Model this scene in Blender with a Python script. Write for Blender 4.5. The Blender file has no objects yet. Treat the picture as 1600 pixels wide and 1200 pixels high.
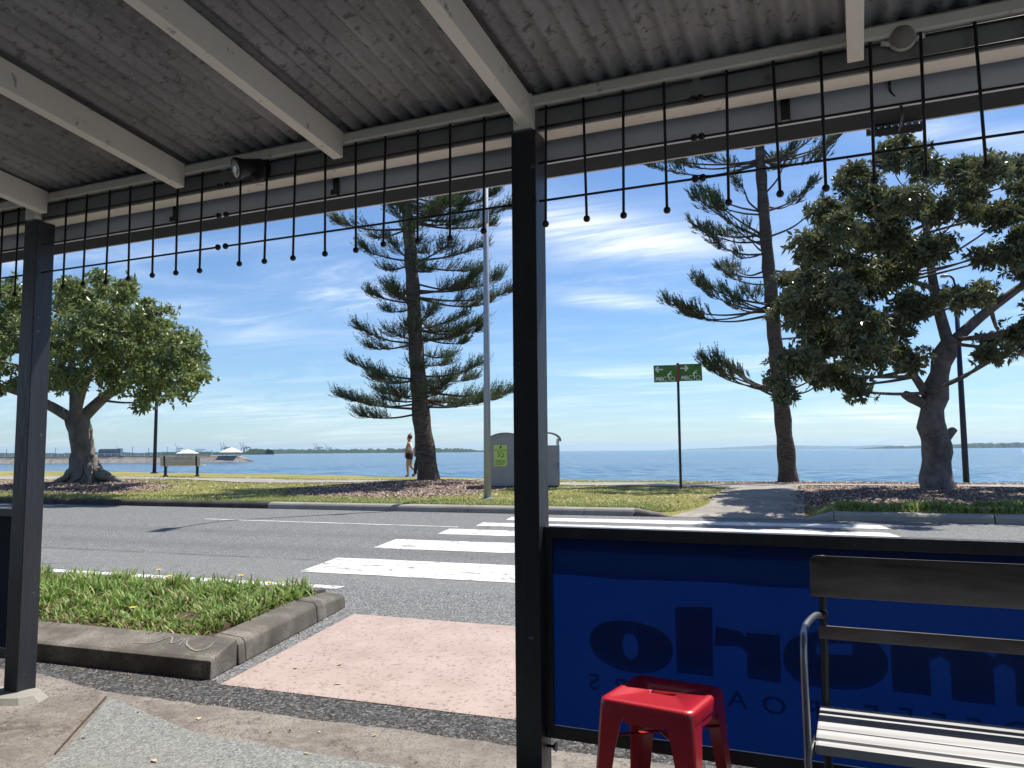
import bpy, bmesh, math, random
import numpy as np
from mathutils import Vector, Matrix
R = math.radians
random.seed(7)
rng = np.random.default_rng(11)
SC = bpy.context.scene
COL = SC.collection

# ------------------------------------------------------------------ camera, sky, sun, exposure
YAW, PITCH, ROLL, EYE = R(23.5), math.atan(105/1230), R(.45), 1.2
cam_d = bpy.data.cameras.new('camera'); cam_d.sensor_width = 36; cam_d.lens = 1230/1600*36
cam_d.clip_start = .05; cam_d.clip_end = 80000
cam = bpy.data.objects.new('camera', cam_d); COL.objects.link(cam)
cam.matrix_world = Matrix.Translation((0, 0, EYE)) @ Matrix.Rotation(YAW, 4, 'Z') @ Matrix.Rotation(math.pi/2+PITCH, 4, 'X') @ Matrix.Rotation(-ROLL, 4, 'Z')
SC.camera = cam

SUN_EL, SUN_AZ = R(62), R(31)          # azimuth from +Y towards +X
w = bpy.data.worlds.new('World'); SC.world = w; w.use_nodes = True
nt = w.node_tree; N = nt.nodes; L = nt.links
bg = N['Background']
sky = N.new('ShaderNodeTexSky'); sky.sky_type = 'NISHITA'; sky.sun_disc = False
sky.sun_elevation = SUN_EL; sky.sun_rotation = SUN_AZ
sky.altitude = 0; sky.air_density = 1.0; sky.dust_density = 0.2; sky.ozone_density = 2.0
tc = N.new('ShaderNodeTexCoord'); sep = N.new('ShaderNodeSeparateXYZ'); L.new(tc.outputs['Generated'], sep.inputs[0])
def wmath(op, a, b=None, clamp=False):
    n = N.new('ShaderNodeMath'); n.operation = op; n.use_clamp = clamp
    for i, v in enumerate((a, b)):
        if v is None: continue
        if isinstance(v, (int, float)): n.inputs[i].default_value = v
        else: L.new(v, n.inputs[i])
    return n.outputs[0]
zc = wmath('ADD', wmath('MAXIMUM', sep.outputs[2], 0.0), .06)
comb = N.new('ShaderNodeCombineXYZ')
L.new(wmath('DIVIDE', sep.outputs[0], zc), comb.inputs[0]); L.new(wmath('DIVIDE', sep.outputs[1], zc), comb.inputs[1])
def cloud(scale, rot, stretch, lo, hi, detail, off, dist=.6, rough=.62):
    mp = N.new('ShaderNodeMapping'); mp.inputs['Rotation'].default_value = (0, 0, R(rot)); mp.inputs['Scale'].default_value = (stretch, 1, 1); mp.inputs['Location'].default_value = off
    L.new(comb.outputs[0], mp.inputs[0])
    nz = N.new('ShaderNodeTexNoise'); nz.inputs['Scale'].default_value = scale; nz.inputs['Detail'].default_value = detail; nz.inputs['Roughness'].default_value = rough; nz.inputs['Distortion'].default_value = dist
    L.new(mp.outputs[0], nz.inputs['Vector'])
    mr = N.new('ShaderNodeMapRange'); mr.interpolation_type = 'SMOOTHSTEP'; mr.inputs[1].default_value = lo; mr.inputs[2].default_value = hi; L.new(nz.outputs[0], mr.inputs[0])
    return mr.outputs[0]
c1 = cloud(1.15, 22, .42, .45, .68, 9, (3.1, 1.7, 0), .9)
c2 = cloud(.45, 14, .55, .44, .72, 6, (8.3, 4.2, 0), .3)
c3 = cloud(.55, 24, .7, .60, .72, 8, (1.2, 9.4, 0), .5, .66)
cl = wmath('ADD', wmath('MULTIPLY', c1, .34), wmath('MULTIPLY', c2, .16))
cl = wmath('ADD', cl, wmath('MULTIPLY', wmath('MULTIPLY', c1, c2), .85)); cl = wmath('ADD', cl, wmath('MULTIPLY', c3, .45))
def vdot(vec):
    n = N.new('ShaderNodeVectorMath'); n.operation = 'DOT_PRODUCT'; L.new(tc.outputs['Generated'], n.inputs[0]); n.inputs[1].default_value = vec; return n.outputs['Value']
fw = wmath('MAXIMUM', vdot((-math.sin(YAW), math.cos(YAW), 0)), .05); az_ = wmath('DIVIDE', vdot((math.cos(YAW), math.sin(YAW), 0)), fw); el_ = wmath('DIVIDE', sep.outputs[2], fw)
wisp = cloud(2.3, 20, .30, .40, .66, 9, (5.4, 2.2, 0), 1.1, .64)
bank = None
for a0, e0, sa, se, k_ in ((.15, .27, .12, .030, 1.0), (-.22, .215, .085, .032, .7), (.11, .195, .10, .010, .7), (-.03, .32, .13, .03, .6), (-.38, .165, .10, .025, .4), (.45, .235, .10, .03, .6), (.55, .42, .12, .03, .7), (-.30, .05, .35, .022, .35), (.47, .045, .06, .010, .9), (.33, .04, .03, .007, .6)):
    q1 = wmath('DIVIDE', wmath('SUBTRACT', az_, a0), sa); q2 = wmath('DIVIDE', wmath('SUBTRACT', wmath('SUBTRACT', el_, wmath('MULTIPLY', wmath('SUBTRACT', az_, a0), -.10)), e0), se)
    ex = wmath('MULTIPLY', wmath('EXPONENT', wmath('MULTIPLY', wmath('ADD', wmath('MULTIPLY', q1, q1), wmath('MULTIPLY', q2, q2)), -1)), k_)
    bank = ex if bank is None else wmath('ADD', bank, ex)
cl = wmath('ADD', wmath('MULTIPLY', cl, .38), wmath('MULTIPLY', bank, wmath('ADD', wmath('MULTIPLY', wisp, .8), .12)))
cl = wmath('MINIMUM', cl, .85)
mixc = N.new('ShaderNodeMix'); mixc.data_type = 'RGBA'
wb = N.new('ShaderNodeMix'); wb.data_type = 'RGBA'; wb.blend_type = 'MULTIPLY'; wb.inputs[0].default_value = 1; wb.inputs[7].default_value = (.72, .90, 1.12, 1); L.new(sky.outputs[0], wb.inputs[6])
L.new(cl, mixc.inputs[0]); L.new(wb.outputs[2], mixc.inputs[6]); mixc.inputs[7].default_value = (10.2, 10.7, 11.4, 1)
L.new(mixc.outputs[2], bg.inputs[0]); bg.inputs[1].default_value = .074

sd = bpy.data.lights.new('sun', 'SUN'); sd.energy = 4.6; sd.angle = R(.53); sd.color = (1, .95, .87)
sun = bpy.data.objects.new('sun', sd); COL.objects.link(sun)
sdir = Vector((math.sin(SUN_AZ)*math.cos(SUN_EL), math.cos(SUN_AZ)*math.cos(SUN_EL), math.sin(SUN_EL)))
sun.rotation_euler = sdir.to_track_quat('Z', 'Y').to_euler(); sun.location = sdir*60
vs = SC.view_settings; vs.view_transform = 'Standard'; vs.look = 'None'; vs.exposure = .78; vs.gamma = 1; vs.use_curve_mapping = False

# ------------------------------------------------------------------ helpers
A = R(3.5)                                   # the road runs 3.5 degrees off the shop front
def UV(u, v, z=0.0): return Vector((u*math.cos(A)-v*math.sin(A), u*math.sin(A)+v*math.cos(A), z))
def tag(o, label=None, cat=None, group=None, kind=None):
    if label: o['label'] = label
    if cat: o['category'] = cat
    if group: o['group'] = group
    if kind: o['kind'] = kind
    return o
def empty(name, loc, rz=0, label=None, cat=None, group=None):
    o = bpy.data.objects.new(name, None); COL.objects.link(o); o.empty_display_size = .2
    o.location = loc; o.rotation_euler = (0, 0, rz); return tag(o, label, cat, group)
def link(name, me, mat=None, parent=None, loc=None, rz=None):
    if mat is not None and not me.materials:
        for m in (mat if isinstance(mat, (list, tuple)) else [mat]): me.materials.append(m)
    o = bpy.data.objects.new(name, me); COL.objects.link(o)
    if parent: o.parent = parent
    if loc is not None: o.location = loc
    if rz is not None: o.rotation_euler = (0, 0, rz)
    return o
def npmesh(name, V, F, smooth=False, tint=None):
    me = bpy.data.meshes.new(name); V = np.asarray(V, dtype=np.float32); F = np.asarray(F, dtype=np.int32)
    k = F.shape[1]
    me.vertices.add(len(V)); me.vertices.foreach_set('co', V.ravel())
    me.loops.add(F.size); me.loops.foreach_set('vertex_index', F.ravel())
    me.polygons.add(len(F)); me.polygons.foreach_set('loop_start', np.arange(0, F.size, k, dtype=np.int32))
    me.polygons.foreach_set('use_smooth', np.full(len(F), smooth))
    if tint is not None:
        a = me.attributes.new('tint', 'FLOAT', 'FACE'); a.data.foreach_set('value', np.asarray(tint, dtype=np.float32))
    me.update(calc_edges=True); return me
class MB:
    def __init__(s): s.v = []; s.f = []; s.m = []; s.cur = 0
    def add(s, vs, fs):
        o = len(s.v); s.v += [tuple(p) for p in vs]; s.f += [tuple(i+o for i in f) for f in fs]; s.m += [s.cur]*len(fs)
    def box(s, c, d, rot=None, bev=0):
        x, y, z = (k/2 for k in d); P = []
        for (a, b, e) in ((-1,-1,-1),(1,-1,-1),(1,1,-1),(-1,1,-1),(-1,-1,1),(1,-1,1),(1,1,1),(-1,1,1)):
            q = Vector((a*x, b*y, e*z)); q = (rot @ q) if rot is not None else q; P.append(q+Vector(c))
        s.add(P, [(0,3,2,1),(4,5,6,7),(0,1,5,4),(1,2,6,5),(2,3,7,6),(3,0,4,7)]); return s
    def span(s, a, b): return s.box([(p+q)/2 for p, q in zip(a, b)], [abs(q-p) for p, q in zip(a, b)])
    def tube(s, pts, rad, n=8, cap=True, squash=None):
        pts = [Vector(p) for p in pts]; rad = rad if isinstance(rad, (list, tuple)) else [rad]*len(pts)
        o = len(s.v); prev = None
        for i, p in enumerate(pts):
            t = (pts[min(i+1, len(pts)-1)]-pts[max(i-1, 0)]).normalized()
            if prev is None:
                a = Vector((1, 0, 0)) if abs(t.x) < .8 else Vector((0, 1, 0)); nrm = (a-t*a.dot(t)).normalized()
            else: nrm = (prev-t*prev.dot(t)).normalized()
            prev = nrm; bn = t.cross(nrm)
            for k in range(n):
                an = 2*math.pi*k/n; s.v.append(tuple(p+(nrm*math.cos(an)+bn*math.sin(an))*rad[i]))
        for i in range(len(pts)-1):
            for k in range(n):
                k2 = (k+1) % n; s.f.append((o+i*n+k, o+i*n+k2, o+(i+1)*n+k2, o+(i+1)*n+k)); s.m.append(s.cur)
        if cap:
            s.f.append(tuple(o+k for k in reversed(range(n)))); s.m.append(s.cur)
            s.f.append(tuple(o+(len(pts)-1)*n+k for k in range(n))); s.m.append(s.cur)
        return s
    def lathe(s, prof, n=16, c=(0,0,0)):
        o = len(s.v)
        for r, z in prof:
            for k in range(n): an = 2*math.pi*k/n; s.v.append((c[0]+r*math.cos(an), c[1]+r*math.sin(an), c[2]+z))
        for i in range(len(prof)-1):
            for k in range(n): k2 = (k+1) % n; s.f.append((o+i*n+k, o+i*n+k2, o+(i+1)*n+k2, o+(i+1)*n+k)); s.m.append(s.cur)
        s.f.append(tuple(o+k for k in reversed(range(n)))); s.m.append(s.cur)
        s.f.append(tuple(o+(len(prof)-1)*n+k for k in range(n))); s.m.append(s.cur); return s
    def prism(s, poly, axis, lo, hi):
        """poly in the two other axes, extruded along axis"""
        def mk(p, t): q = list(p); q.insert(axis, t); return q
        n = len(poly); o = len(s.v)
        s.v += [tuple(mk(p, lo)) for p in poly]+[tuple(mk(p, hi)) for p in poly]
        s.f.append(tuple(o+k for k in reversed(range(n)))); s.f.append(tuple(o+n+k for k in range(n))); s.m += [s.cur]*2
        for k in range(n): k2 = (k+1) % n; s.f.append((o+k, o+k2, o+n+k2, o+n+k)); s.m.append(s.cur)
        return s
    def mesh(s, name, smooth=False, bevel=0, fix=True):
        me = bpy.data.meshes.new(name); me.from_pydata(s.v, [], s.f)
        me.polygons.foreach_set('material_index', s.m)
        if fix or bevel:
            b = bmesh.new(); b.from_mesh(me); bmesh.ops.recalc_face_normals(b, faces=b.faces)
            if bevel: bmesh.ops.bevel(b, geom=[e for e in b.edges if e.calc_face_angle(0) > .6], offset=bevel, segments=2, profile=.6, affect='EDGES', clamp_overlap=True)
            b.to_mesh(me); b.free()
        if smooth: me.polygons.foreach_set('use_smooth', [True]*len(me.polygons))
        me.update(); return me
    def build(s, name, mat, parent=None, smooth=False, bevel=0, loc=None, rz=None): return link(name, s.mesh(name, smooth, bevel), mat, parent, loc, rz)
def smooth_path(pts, n=5):
    pts = [Vector(p) for p in pts]; out = []
    for i in range(len(pts)-1):
        p0, p1, p2, p3 = pts[max(i-1, 0)], pts[i], pts[i+1], pts[min(i+2, len(pts)-1)]
        for k in range(n):
            t = k/n
            out.append(.5*((2*p1)+(p2-p0)*t+(2*p0-5*p1+4*p2-p3)*t*t+(3*p1-p0-3*p2+p3)*t**3))
    out.append(pts[-1]); return out
def lerp_list(vals, n):
    out = []
    for i in range(len(vals)-1):
        for k in range(n): out.append(vals[i]+(vals[i+1]-vals[i])*k/n)
    return out+[vals[-1]]

# ------------------------------------------------------------------ materials
MATS = {}
class Mat:
    def __init__(s, name, rough=.7, spec=.5, metal=0):
        s.m = bpy.data.materials.new(name); s.m.use_nodes = True; s.n = s.m.node_tree.nodes; s.l = s.m.node_tree.links
        s.b = s.n['Principled BSDF']; s.b.inputs['Roughness'].default_value = rough; s.b.inputs['Metallic'].default_value = metal; s.b.inputs['Specular IOR Level'].default_value = spec
        s.tc = s.n.new('ShaderNodeTexCoord')
    def noise(s, scale, detail=4, rough=.55, stretch=(1,1,1), dist=0, coord='Object', off=(0,0,0)):
        mp = s.n.new('ShaderNodeMapping'); mp.inputs['Scale'].default_value = stretch; mp.inputs['Location'].default_value = off; s.l.new(s.tc.outputs[coord], mp.inputs[0])
        t = s.n.new('ShaderNodeTexNoise'); t.inputs['Scale'].default_value = scale; t.inputs['Detail'].default_value = detail; t.inputs['Roughness'].default_value = rough; t.inputs['Distortion'].default_value = dist
        s.l.new(mp.outputs[0], t.inputs['Vector']); return t.outputs[0]
    def voro(s, scale, feature='F1', stretch=(1,1,1), out=0, rand=1):
        mp = s.n.new('ShaderNodeMapping'); mp.inputs['Scale'].default_value = stretch; s.l.new(s.tc.outputs['Object'], mp.inputs[0])
        t = s.n.new('ShaderNodeTexVoronoi'); t.feature = feature; t.inputs['Scale'].default_value = scale; t.inputs['Randomness'].default_value = rand; s.l.new(mp.outputs[0], t.inputs['Vector']); return t.outputs[out]
    def ramp(s, fac, stops, interp='LINEAR'):
        r = s.n.new('ShaderNodeValToRGB'); r.color_ramp.interpolation = interp; e = r.color_ramp.elements
        while len(e) < len(stops): e.new(.5)
        for q, (p, c) in zip(e, stops): q.position = p; q.color = (c, c, c, 1) if isinstance(c, (int, float)) else (*c, 1)
        s.l.new(fac, r.inputs[0]); return r.outputs[0]
    def mix(s, fac, a, b, mode='MIX'):
        x = s.n.new('ShaderNodeMix'); x.data_type = 'RGBA'; x.blend_type = mode
        for i, v in ((0, fac), (6, a), (7, b)):
            if isinstance(v, (int, float)): x.inputs[i].default_value = v
            elif isinstance(v, tuple): x.inputs[i].default_value = (*v, 1)
            else: s.l.new(v, x.inputs[i])
        return x.outputs[2]
    def math(s, op, a, b=0, clamp=False):
        n = s.n.new('ShaderNodeMath'); n.operation = op; n.use_clamp = clamp
        for i, v in enumerate((a, b)):
            if isinstance(v, (int, float)): n.inputs[i].default_value = v
            else: s.l.new(v, n.inputs[i])
        return n.outputs[0]
    def attr(s, name):
        a = s.n.new('ShaderNodeAttribute'); a.attribute_name = name; return a.outputs['Fac']
    def col(s, c):
        if isinstance(c, tuple): s.b.inputs['Base Color'].default_value = (*c, 1)
        else: s.l.new(c, s.b.inputs['Base Color'])
        return s
    def rough(s, c): s.l.new(c, s.b.inputs['Roughness']); return s
    def bump(s, h, strength=.3, dist=.01):
        b = s.n.new('ShaderNodeBump'); b.inputs['Strength'].default_value = strength; b.inputs['Distance'].default_value = dist; s.l.new(h, b.inputs['Height']); s.l.new(b.outputs[0], s.b.inputs['Normal']); return s
    def translucent(s, fac, colr):
        t = s.n.new('ShaderNodeBsdfTranslucent'); mx = s.n.new('ShaderNodeMixShader'); mx.inputs[0].default_value = fac
        if isinstance(colr, tuple): t.inputs[0].default_value = (*colr, 1)
        else: s.l.new(colr, t.inputs[0])
        o = s.n['Material Output']; s.l.new(s.b.outputs[0], mx.inputs[1]); s.l.new(t.outputs[0], mx.inputs[2]); s.l.new(mx.outputs[0], o.inputs['Surface']); return s
def plain(name, c, rough=.6, spec=.5, metal=0, var=.12, scale=6, bump=0, bscale=60):
    m = Mat(name, rough, spec, metal); n = m.noise(scale, 5)
    lo = tuple(k*(1-var) for k in c); hi = tuple(min(1, k*(1+var)) for k in c)
    m.col(m.ramp(n, [(.3, lo), (.7, hi)]))
    if bump: m.bump(m.noise(bscale, 3), bump, .003)
    return m.m

# asphalt
m = Mat('asphalt', .85, .3); g = m.voro(150, out=0); f_ = m.noise(150, 3, .7); p = m.noise(.7, 5, stretch=(.25,1,1)); p2 = m.noise(7, 5)
gc = m.voro(95, out=1); f_ = m.math('ADD', m.math('MULTIPLY', gc, .55), m.math('MULTIPLY', f_, .5))
base = m.ramp(f_, [(.30, (.024,.025,.026)), (.46, (.082,.084,.085)), (.60, (.165,.167,.166)), (.74, (.34,.342,.338))])
base = m.mix(m.ramp(p, [(.35, 0.), (.7, .55)]), base, m.mix(.5, base, (.13,.13,.128)))
sx = m.n.new('ShaderNodeSeparateXYZ'); mp_ = m.n.new('ShaderNodeMapping'); mp_.inputs['Rotation'].default_value = (0, 0, -R(3.5)); m.l.new(m.tc.outputs['Object'], mp_.inputs[0]); m.l.new(mp_.outputs[0], sx.inputs[0])
vv = m.math('ADD', sx.outputs[1], m.math('MULTIPLY', m.noise(2.5, 3), .06))
def band(a, b, e=.02): return m.math('MULTIPLY', m.ramp(m.math('DIVIDE', vv, 20), [(a/20-e/20, 0.), (a/20+e/20, 1.)]), m.ramp(m.math('DIVIDE', vv, 20), [(b/20-e/20, 1.), (b/20+e/20, 0.)]))
base = m.mix(m.math('MULTIPLY', band(6.5, 7.85), .4), base, (.175,.173,.168))
base = m.mix(m.math('MULTIPLY', band(7.86, 7.90, .015), m.ramp(m.noise(1.2, 3), [(.4, 0.), (.55, .8)])), base, (.04,.04,.04))
base = m.mix(m.math('MULTIPLY', band(8.5, 9.0, .25), .4), base, (.08,.08,.08)); base = m.mix(m.math('MULTIPLY', band(10.1, 10.6, .25), .4), base, (.08,.08,.08))
base = m.mix(m.math('MULTIPLY', band(9.93, 9.965, .012), m.ramp(m.noise(.8, 4), [(.45, 0.), (.55, .75)])), base, (.035,.035,.035))
base = m.mix(m.ramp(p2, [(.3, .3), (.55, 0.)]), base, (.10,.10,.10))
cr = m.voro(.55, 'DISTANCE_TO_EDGE'); crn = m.noise(3, 4)
crm = m.math('MULTIPLY', m.ramp(m.math('ADD', cr, m.math('MULTIPLY', crn, .03)), [(.014, .65), (.02, 0.)]), m.ramp(m.noise(.3, 2), [(.52, 0.), (.6, 1.)]))
base = m.mix(m.math('MULTIPLY', m.ramp(m.noise(1.4, 3, .5), [(.62, 0.), (.72, .5)]), band(8.6, 10.4, .8)), base, (.05,.05,.05))
base = m.mix(crm, base, (.03,.03,.03))
m.col(base).bump(f_, .4, .004); ASPH = m.m
m = Mat('coarse_asphalt', .85, .3); g = m.noise(45, 4); f_ = m.math('ADD', m.math('MULTIPLY', m.voro(80, out=1), .6), m.math('MULTIPLY', m.noise(110, 3), .45))
m.col(m.ramp(f_, [(.30, (.014,.014,.015)), (.52, (.045,.045,.045)), (.70, (.11,.107,.10)), (.86, (.28,.27,.26))])).bump(g, .7, .02); ASPH2 = m.m
m = Mat('footpath_concrete', .9, .2); n1 = m.noise(2.2, 6); n2 = m.noise(90, 3); n3 = m.noise(14, 5)
c = m.ramp(n1, [(.3, (.115,.098,.085)), (.5, (.185,.163,.143)), (.72, (.26,.238,.212))]); c = m.mix(m.ramp(n2, [(.35, .75), (.55, 0.)]), c, (.10,.085,.075)); c = m.mix(m.ramp(n3, [(.5, 0.), (.7, .5)]), c, (.28,.25,.215))
crk = m.ramp(m.math('ABSOLUTE', m.math('SUBTRACT', m.noise(.9, 7, .6), .5)), [(.0012, .8), (.004, 0.)])
c = m.mix(crk, c, (.06,.05,.045)); m.col(c).bump(n2, .5, .006); BROWN = m.m
m = Mat('exposed_aggregate', .8, .3); n1 = m.noise(1.6, 4); v1 = m.math('ADD', m.math('MULTIPLY', m.voro(110, out=1), .6), m.math('MULTIPLY', m.noise(160, 2), .42)); v2 = m.noise(22, 4)
c = m.ramp(v1, [(.22, (.085,.09,.083)), (.42, (.15,.156,.147)), (.60, (.205,.21,.198)), (.80, (.32,.318,.30))])
c = m.mix(m.ramp(n1, [(.4, 0.), (.7, .35)]), c, (.19,.18,.155)); c = m.mix(m.ramp(v2, [(.3, .4), (.5, 0.)]), c, (.18,.18,.165)); m.col(c).bump(v1, .12, .002); GREYP = m.m
m = Mat('pink_coating', .8, .3); v1 = m.noise(75, 3); n1 = m.noise(3, 6); n2 = m.noise(24, 5)
c = m.ramp(n1, [(.3, (.31,.238,.207)), (.7, (.38,.302,.268))]); spk = m.ramp(m.math('ADD', m.math('MULTIPLY', m.voro(60, out=1), .7), m.math('MULTIPLY', v1, .4)), [(.30, .8), (.39, 0.)]); c = m.mix(m.math('MULTIPLY', spk, m.ramp(n2, [(.3, 1.), (.66, .3)])), c, (.10,.075,.07))
ck = m.ramp(m.math('ABSOLUTE', m.math('SUBTRACT', m.noise(.75, 6, .6), .47)), [(.001, .6), (.0035, 0.)]); c = m.mix(ck, c, (.28,.19,.165))
m.col(c).bump(v1, .35, .005); PINK = m.m
m = Mat('road_paint', .6, .4); n1 = m.noise(9, 6, stretch=(.5,1,1)); n2 = m.noise(140, 2); n3 = m.noise(2.2, 4, stretch=(.6,1.6,1), dist=1.2)
c = m.ramp(n2, [(.3, (.46,.45,.42)), (.55, (.62,.61,.58))]); c = m.mix(m.ramp(n1, [(.36, .85), (.42, 0.)]), c, (.17,.165,.16))
c = m.mix(m.ramp(m.math('ABSOLUTE', m.math('SUBTRACT', n3, .47)), [(.006, .9), (.016, 0.)]), c, (.14,.135,.13)); m.col(c).bump(n2, .2, .003); PAINT = m.m
m = Mat('old_concrete', .9, .25); n1 = m.noise(2.6, 7, .62); n2 = m.noise(60, 3); n3 = m.noise(4.5, 5, stretch=(1,1,.35))
c = m.ramp(n1, [(.28, (.05,.044,.037)), (.45, (.12,.107,.09)), (.6, (.21,.19,.163)), (.75, (.33,.305,.265))]); c = m.mix(m.ramp(n2, [(.33, .6), (.5, 0.)]), c, (.06,.055,.05)); c = m.mix(m.ramp(n3, [(.35, .6), (.55, 0.)]), c, (.085,.075,.063)); m.col(c).bump(n2, .4, .004); OLDC = m.m
m = Mat('pale_concrete', .9, .25); n1 = m.noise(1.5, 6); n2 = m.noise(50, 3)
c = m.ramp(n1, [(.3, (.20,.188,.165)), (.7, (.32,.303,.272))]); c = m.mix(m.ramp(n2, [(.35, .4), (.5, 0.)]), c, (.2,.19,.17)); m.col(c).bump(n2, .3, .003); PALEC = m.m
m = Mat('ramp_concrete', .9, .25); n1 = m.noise(1.5, 6); n2 = m.noise(40, 3); n3 = m.noise(5, 5)
c = m.ramp(n1, [(.3, (.22,.20,.175)), (.7, (.33,.305,.27))]); c = m.mix(m.ramp(n3, [(.45, 0.), (.65, .55)]), c, (.17,.14,.115)); c = m.mix(m.ramp(n2, [(.35, .5), (.5, 0.)]), c, (.13,.11,.095)); m.col(c).bump(n2, .3, .003); RAMPC = m.m
KERBD = plain('dark_kerb', (.055,.05,.044), .9, .2, 0, .4, 3)
# park ground: grass to mulch by the 'mulch' mask of the beds
m = Mat('park_turf', .95, .1); n1 = m.noise(.55, 5); n2 = m.noise(9, 5); n3 = m.noise(45, 3)
gr = m.ramp(n1, [(.3, (.17,.175,.045)), (.5, (.28,.255,.09)), (.68, (.37,.31,.15))]); gr = m.mix(m.ramp(n2, [(.3, .55), (.6, 0.)]), gr, (.10,.125,.03)); gr = m.mix(m.ramp(n3, [(.55, 0.), (.75, .6)]), gr, (.36,.31,.18))
mu = m.ramp(n3, [(.3, (.09,.06,.048)), (.5, (.22,.16,.13)), (.62, (.32,.25,.21)), (.75, (.46,.39,.33))]); mu = m.mix(m.ramp(n2, [(.4, 0.), (.7, .5)]), mu, (.24,.175,.135))
mask = m.attr('mulch'); mk = m.math('ADD', mask, m.math('MULTIPLY', m.math('SUBTRACT', n2, .5), 1.1)); mk = m.ramp(mk, [(.42, 0.), (.58, 1.)])
m.col(m.mix(mk, gr, mu)).bump(n3, .8, .05); TURF = m.m
m = Mat('leaf_blade', .55, .4); t = m.attr('tint'); c = m.ramp(t, [(0., (.06,.12,.02)), (.45, (.20,.32,.065)), (.72, (.34,.39,.14)), (.86, (.36,.29,.13)), (1., (.20,.13,.075))]); m.col(c).translucent(.32, c); BLADE = m.m
m = Mat('mulch_chip', .9, .2); t = m.attr('tint'); m.col(m.ramp(t, [(0., (.08,.05,.04)), (.5, (.29,.215,.18)), (.85, (.44,.36,.31)), (1., (.60,.54,.47))])); CHIP = m.m
m = Mat('sea_water', .12, .34); m.b.inputs['IOR'].default_value = 1.33
n1 = m.noise(1.1, 4, .55, stretch=(.55,1.3,1)); n2 = m.noise(.22, 4, .55, stretch=(.35,1.3,1)); n3 = m.noise(.012, 4, .5, stretch=(.3,1.6,1))
m.col(m.ramp(n3, [(.35, (.018,.075,.17)), (.65, (.034,.11,.19))])); h = m.math('ADD', m.math('MULTIPLY', n1, .35), m.math('MULTIPLY', n2, 1.3)); m.bump(h, .8, 1.2); SEA = m.m
m = Mat('corrugated_iron', .62, .4, .25); n1 = m.noise(3.2, 7, .65, stretch=(1,.45,1)); n2 = m.noise(26, 5, .7); n3 = m.noise(70, 3)
c = m.ramp(n1, [(.3, (.15,.16,.175)), (.5, (.255,.268,.285)), (.7, (.39,.405,.425))]); c = m.mix(m.ramp(n2, [(.55, 0.), (.63, .7)]), c, (.06,.06,.06)); c = m.mix(m.ramp(n3, [(.60, 0.), (.70, .6)]), c, (.42,.41,.39)); c = m.mix(m.ramp(m.noise(1.1, 3, stretch=(1,.3,1)), [(.42, .0), (.62, .35)]), c, (.10,.097,.093))
m.col(c).bump(n2, .25, .004); IRON = m.m
m = Mat('cream_paint', .55, .4); n1 = m.noise(4, 6, stretch=(1,.3,1)); n2 = m.noise(60, 4, stretch=(1,.15,1)); n3 = m.noise(19, 5)
c = m.ramp(n1, [(.3, (.74,.715,.635)), (.7, (.84,.82,.745))]); c = m.mix(m.ramp(n3, [(.64, 0.), (.72, .7)]), c, (.2,.16,.12)); m.col(c).bump(n2, .25, .003); CREAM = m.m
m = Mat('weathered_beam', .7, .3); n1 = m.noise(3, 6, stretch=(.3,1,1)); n2 = m.noise(50, 4, stretch=(.15,1,1)); n3 = m.noise(11, 5)
c = m.ramp(n1, [(.3, (.20,.197,.19)), (.7, (.30,.296,.285))]); c = m.mix(m.ramp(n3, [(.62, 0.), (.72, .6)]), c, (.10,.08,.065)); m.col(c).bump(n2, .5, .004); BEAM = m.m
m = Mat('black_paint', .42, .5); n1 = m.noise(5, 5, stretch=(1,1,.3)); n2 = m.noise(45, 4, stretch=(1,1,.25)); n3 = m.noise(24, 4)
c = m.ramp(n1, [(.3, (.012,.013,.018)), (.7, (.026,.028,.036))]); c = m.mix(m.ramp(n3, [(.70, 0.), (.745, .6)]), c, (.20,.19,.18)); m.col(c).bump(n2, .5, .006); BLACK = m.m
IRONBLK = plain('wrought_black', (.012,.012,.014), .5, .5, .0, .2, 20)
GUTM = plain('gutter_enamel', (.028,.032,.038), .75, .1, .0, .08, 3)  # underside shade put into the colour; bounced light would brighten it
GUTB = plain('gutter_back_pale', (.55,.585,.64), .55, .4, 0, .08, 3)  # gutter back, lightened in colour because little light reaches it
GUTL = plain('gutter_lip_enamel', (.6,.58,.54), .5, .4, 0, .1, 3)
m = Mat('blue_mesh_vinyl', .55, .3); m.col((.003,.009,.04)).translucent(.5, (.0010,.0125,.086)); VINYL = m.m
m = Mat('hem_vinyl', .55, .3); m.col((.02,.03,.06)).translucent(.7, (.55,.75,.6)); VINYL2 = m.m
m = Mat('black_vinyl', .55, .3); m.col((.004,.006,.014)).translucent(.5, (.001,.002,.006)); VINYLD = m.m
m = Mat('letter_vinyl', .6, .3); m.col((.5,.5,.5)).translucent(.5, (.55,.52,.5)); LETTER = m.m
m = Mat("red_enamel", .42, .5); n1 = m.noise(14, 4); n3 = m.noise(60, 4); c = m.ramp(n1, [(.3, (.38,.008,.018)), (.7, (.43,.011,.024))]); c = m.mix(m.ramp(n3, [(.72, 0.), (.77, .7)]), c, (.25,.12,.1)); m.col(c); m.b.inputs['Coat Weight'].default_value = .6; m.b.inputs['Coat Roughness'].default_value = .15; REDM = m.m
m = Mat('weathered_timber', .6, .4); n1 = m.noise(9, 6, stretch=(.12,1,1), dist=.6); n2 = m.noise(70, 4, stretch=(.05,1,1)); n3 = m.noise(5, 5, stretch=(.4,1,1))
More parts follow.
